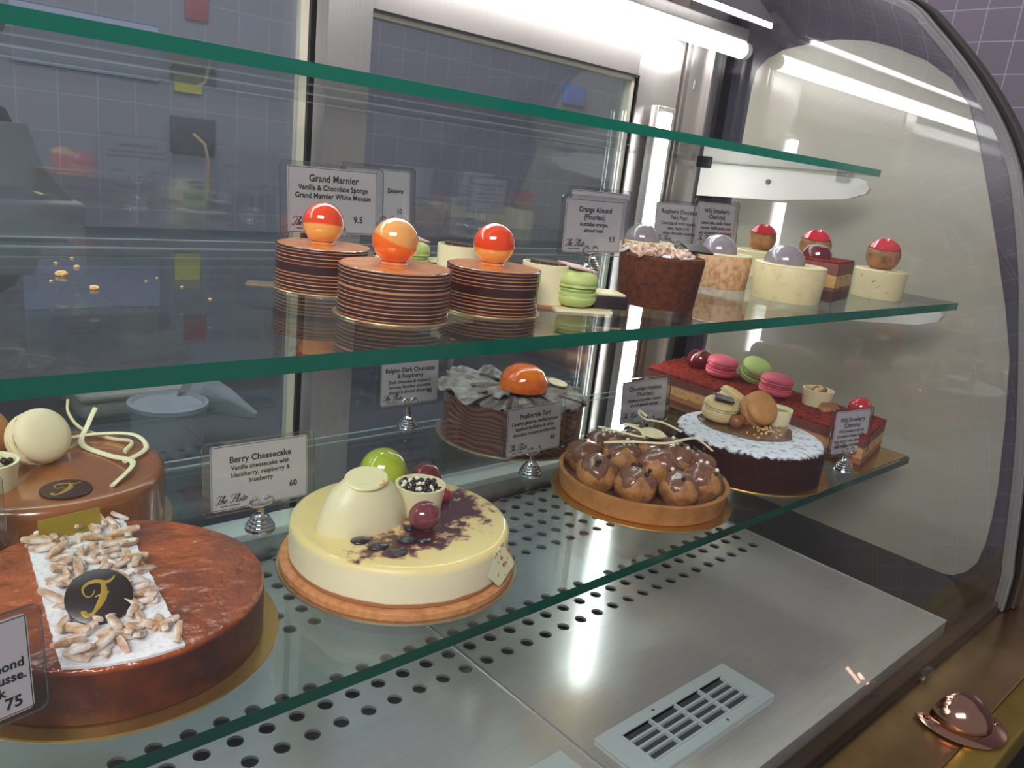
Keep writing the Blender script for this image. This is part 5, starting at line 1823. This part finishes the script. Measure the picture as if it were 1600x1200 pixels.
def mac_slice(label, x, y, rz):
    t = thing('macaron_dessert', label, 'dessert', (x, y, ZM), rz, 'green macaron desserts')
    MB().prism(rrect(.050, .046, .002), 0, .0022, M=T(0, -.023, 0)).build('cream_plate', M_WCHOC, t, smooth=30)
    macaron(t, .0185, M_MAC_GREEN, M_FILL_GREEN, (-.004, -.004, .0022 + .0150), (0, 0, 0), t=1.45)
    MB().box(.012, .042, -.010, .022, .0022, .0130, bev=.001).build('dark_sponge_block', mat('dark_block', rgb(40, 28, 30), .5), t)
    MB().box(.014, .040, -.008, .020, .0130, .0150, bev=.0006).build('pale_tile', M_CREAM, t)
    MB().prism(rrect(.026, .024, .001), 0, .0012, M=T(.002, -.010, .0325) @ E3(6, 8, 25)).build('pink_plate', M_PINKC, t, smooth=30)
    return t


mac_slice('green macaron dessert at the front beside a dark sponge block', .4920, .4500, R(-28))
mac_slice('green macaron dessert half hidden behind the middle orange ball', .4440, .6200, R(-28))

br = thing('orange_almond_cake', 'small round brown cake topped with almond slivers and a dark square', 'cake', (.5990, .4500, ZM))
HBW = .046
MB().lathe([(0, 0), (.0345, 0), (.0352, .001), (.0392, HBW - .002), (.0380, HBW), (0, HBW + .001)], 64, fn=lambda r, z, a: (r * (1 + .006 * n3(4 * a, z * 90, 1)), z)).build('cake_body', M_BROWN2, br)
rnd = random.Random(8)
sl2 = MB().ball((0, 0, 0), 1.0, 10, 8, sc=(.0068, .0022, .0017), fn=lambda q: (abs(q.x) ** 4 + abs(q.y) ** 4 + abs(q.z) ** 4) ** -.25 * .92).build('almond_sliver', M_ALMOND, br, smooth=40)
for i in range(80):
    o = sl2 if i == 0 else sl2.copy()
    if i:
        COL.objects.link(o)
    a, q = rnd.uniform(0, 2 * PI), .034 * math.sqrt(rnd.random())
    o.location = (q * math.cos(a) - .006, q * math.sin(a) * .9 + .001, HBW + .0018 + rnd.uniform(0, .0065) * (1 - q / .04))
    o.rotation_euler = (rnd.uniform(-.7, .7), rnd.uniform(-.7, .7), rnd.uniform(0, 2 * PI))
MB().lathe([(0, HBW), (.031, HBW), (.027, HBW + .0014), (0, HBW + .0016)], 40, M=T(-.001, 0, 0)).build('icing_sugar', M_SUGAR, br)
MB().prism(rrect(.024, .022, .001), 0, .0018, M=T(.024, -.026, HBW + .0045) @ E3(14, 2, -24)).build('dark_chocolate_square', M_DCHOC, br, smooth=30)


def domed(label, x, y, r0_, r1_, h, m_side, dr):
    t = thing('mauve_domed_cake', label, 'cake', (x, y, ZM), 0, 'cream cakes with mauve domes')
    MB().lathe([(0, 0), (r0_, 0), (r0_ + .0006, .001), (r1_, h - .0016), (r1_ - .001, h), (0, h)], 60).build('cake_body', m_side, t)
    MB().lathe([(0, h - .002), (r1_ - .0004, h - .0014), (r1_, h - .0004), (r1_ - .0012, h + .0008), (0, h + .001)], 48).build('cream_rim', M_CREAM, t)
    P = [(0, h)] + [(dr * math.cos(b) if b < 1.57 else 0, h + dr * .95 * math.sin(b) + .0008) for b in [PI / 2 * k / 9 for k in range(10)]]
    P[-1] = (0, P[-1][1])
    MB().lathe(P, 40, M=T(-.008, .004, 0)).build('mauve_dome', M_MAUVE, t)
    return t


domed('mauve domed cream cake mostly hidden behind the brown round cake', .7873, .6157, .0300, .0315, .0385, M_SPONGEP, .0215)
domed('mauve domed cream cake right of the brown round cake', .8141, .5234, .0295, .0318, .0385, M_SPONGEP, .0215)
domed('mauve domed cream cake nearest the front beside the strawberry slice', .8226, .4435, .0362, .0386, .0385, mat('smooth_cream_side', rgb(226, 208, 158), .5, noise=(120, rgb(206, 180, 130), .5, .8)), .0220)


def red_puff(label, x, y, h, m_side, bx=0, by=0, pr=.0195):
    t = thing('red_puff_cake', label, 'cake', (x, y, ZM), 0, 'cream cakes topped with red-glazed puffs')
    MB().lathe([(0, 0), (.0300, 0), (.0306, .001), (.0314, h - .0014), (.0304, h), (0, h)], 56).build('cake_body', m_side, t)
    p = MB().ball((bx, by, h + pr * .82), pr, 28, 18, sc=(1, 1, .95), fn=lambda q: 1 + .035 * n3(q.x * 3 + x * 50, q.y * 3, q.z * 3)).build('choux_puff', M_PUFF, t, smooth=60)
    P = [(pr * 1.0 * math.cos(b), pr * math.sin(b) * .98) for b in [.42 + (PI / 2 - .42) * k / 8 for k in range(9)]]
    P[0] = (P[0][0] * 1.05, P[0][1] - .0004)
    P[-1] = (0, P[-1][1])
    P = [(a * 1.05 if a else 0, b) for a, b in P]
    MB().lathe([(0, P[0][1] + .0004)] + P, 36, M=T(bx, by, h + pr * .86), fn=lambda r, z, a: (r, z + .0012 * math.sin(3 * a))).build('red_glaze', M_REDG, p)
    return t


red_puff('red-topped puff on a cream cake, left and farthest back', 1.0083, .5966, .0345, M_CREAM, .012, .004, .0190)
red_puff('red-topped puff on a cream cake behind the strawberry slice', 1.0232, .5229, .0345, M_CREAM, 0, 0, .0205)
red_puff('red-topped puff on a brown-flecked cream cake at the shelf end', 1.0238, .4300, .0353, M_CREAMSP, .0, .002, .0205)

sl = thing('strawberry_slice', 'square layered slice with a red top and a purple half ball', 'cake', (.905, .452, ZM), R(12))
MB().box(-.036, .036, -.030, .030, 0, .043, bev=.0008).build('layered_body', obj_ramp('slice_layers', [(0, rgb(74, 42, 36)), (.012, rgb(120, 76, 50)), (.016, rgb(198, 152, 92)), (.028, rgb(206, 160, 98)), (.030, rgb(120, 70, 56)), (.038, rgb(132, 66, 56)), (.043, rgb(150, 60, 50))], .6, wob=.004, wscale=60, mot=(150, rgb(80, 44, 36), .55, .8)), sl)
MB().box(-.0355, .0355, -.0295, .0295, .043, .0455, bev=.0008).build('red_top', M_REDVELV, sl)
MB().box(.0362, .0368, -.031, .031, 0, .046).build('clear_band', M_ACETATE, sl, smooth=0)
MB().lathe([(0, 0), (.0170, 0), (.0165, .006), (.012, .0125), (0, .0165)], 30, M=T(-.006, .004, .0455)).build('purple_half_ball', M_BERRY, sl)

crumb = None
for i, (x, y) in enumerate([(.1454, .6201), (.1638, .6556), (.1519, .5681), (.1539, .6732), (.1712, .6988), (.2096, .57), (.2117, .5248), (.205, .6068), (.1336, .598), (.1932, .5942)]):
    s = (.0036, .0018, .0026, .0013, .0013, .001, .001, .0008, .001, .0008)[i]
    o = MB().ball((0, 0, 0), s, 8, 6, sc=(1.2, .9, .6), fn=lambda q: 1 + .3 * n3(q.x * 3 + i, q.y * 4, q.z * 3)).build('pastry_crumb', M_CRUMB, smooth=0, loc=(x, y, ZM + s * .5))
    tag(o, 'pastry crumb on the empty left part of the middle glass shelf', 'crumb', 'crumbs on the middle shelf')
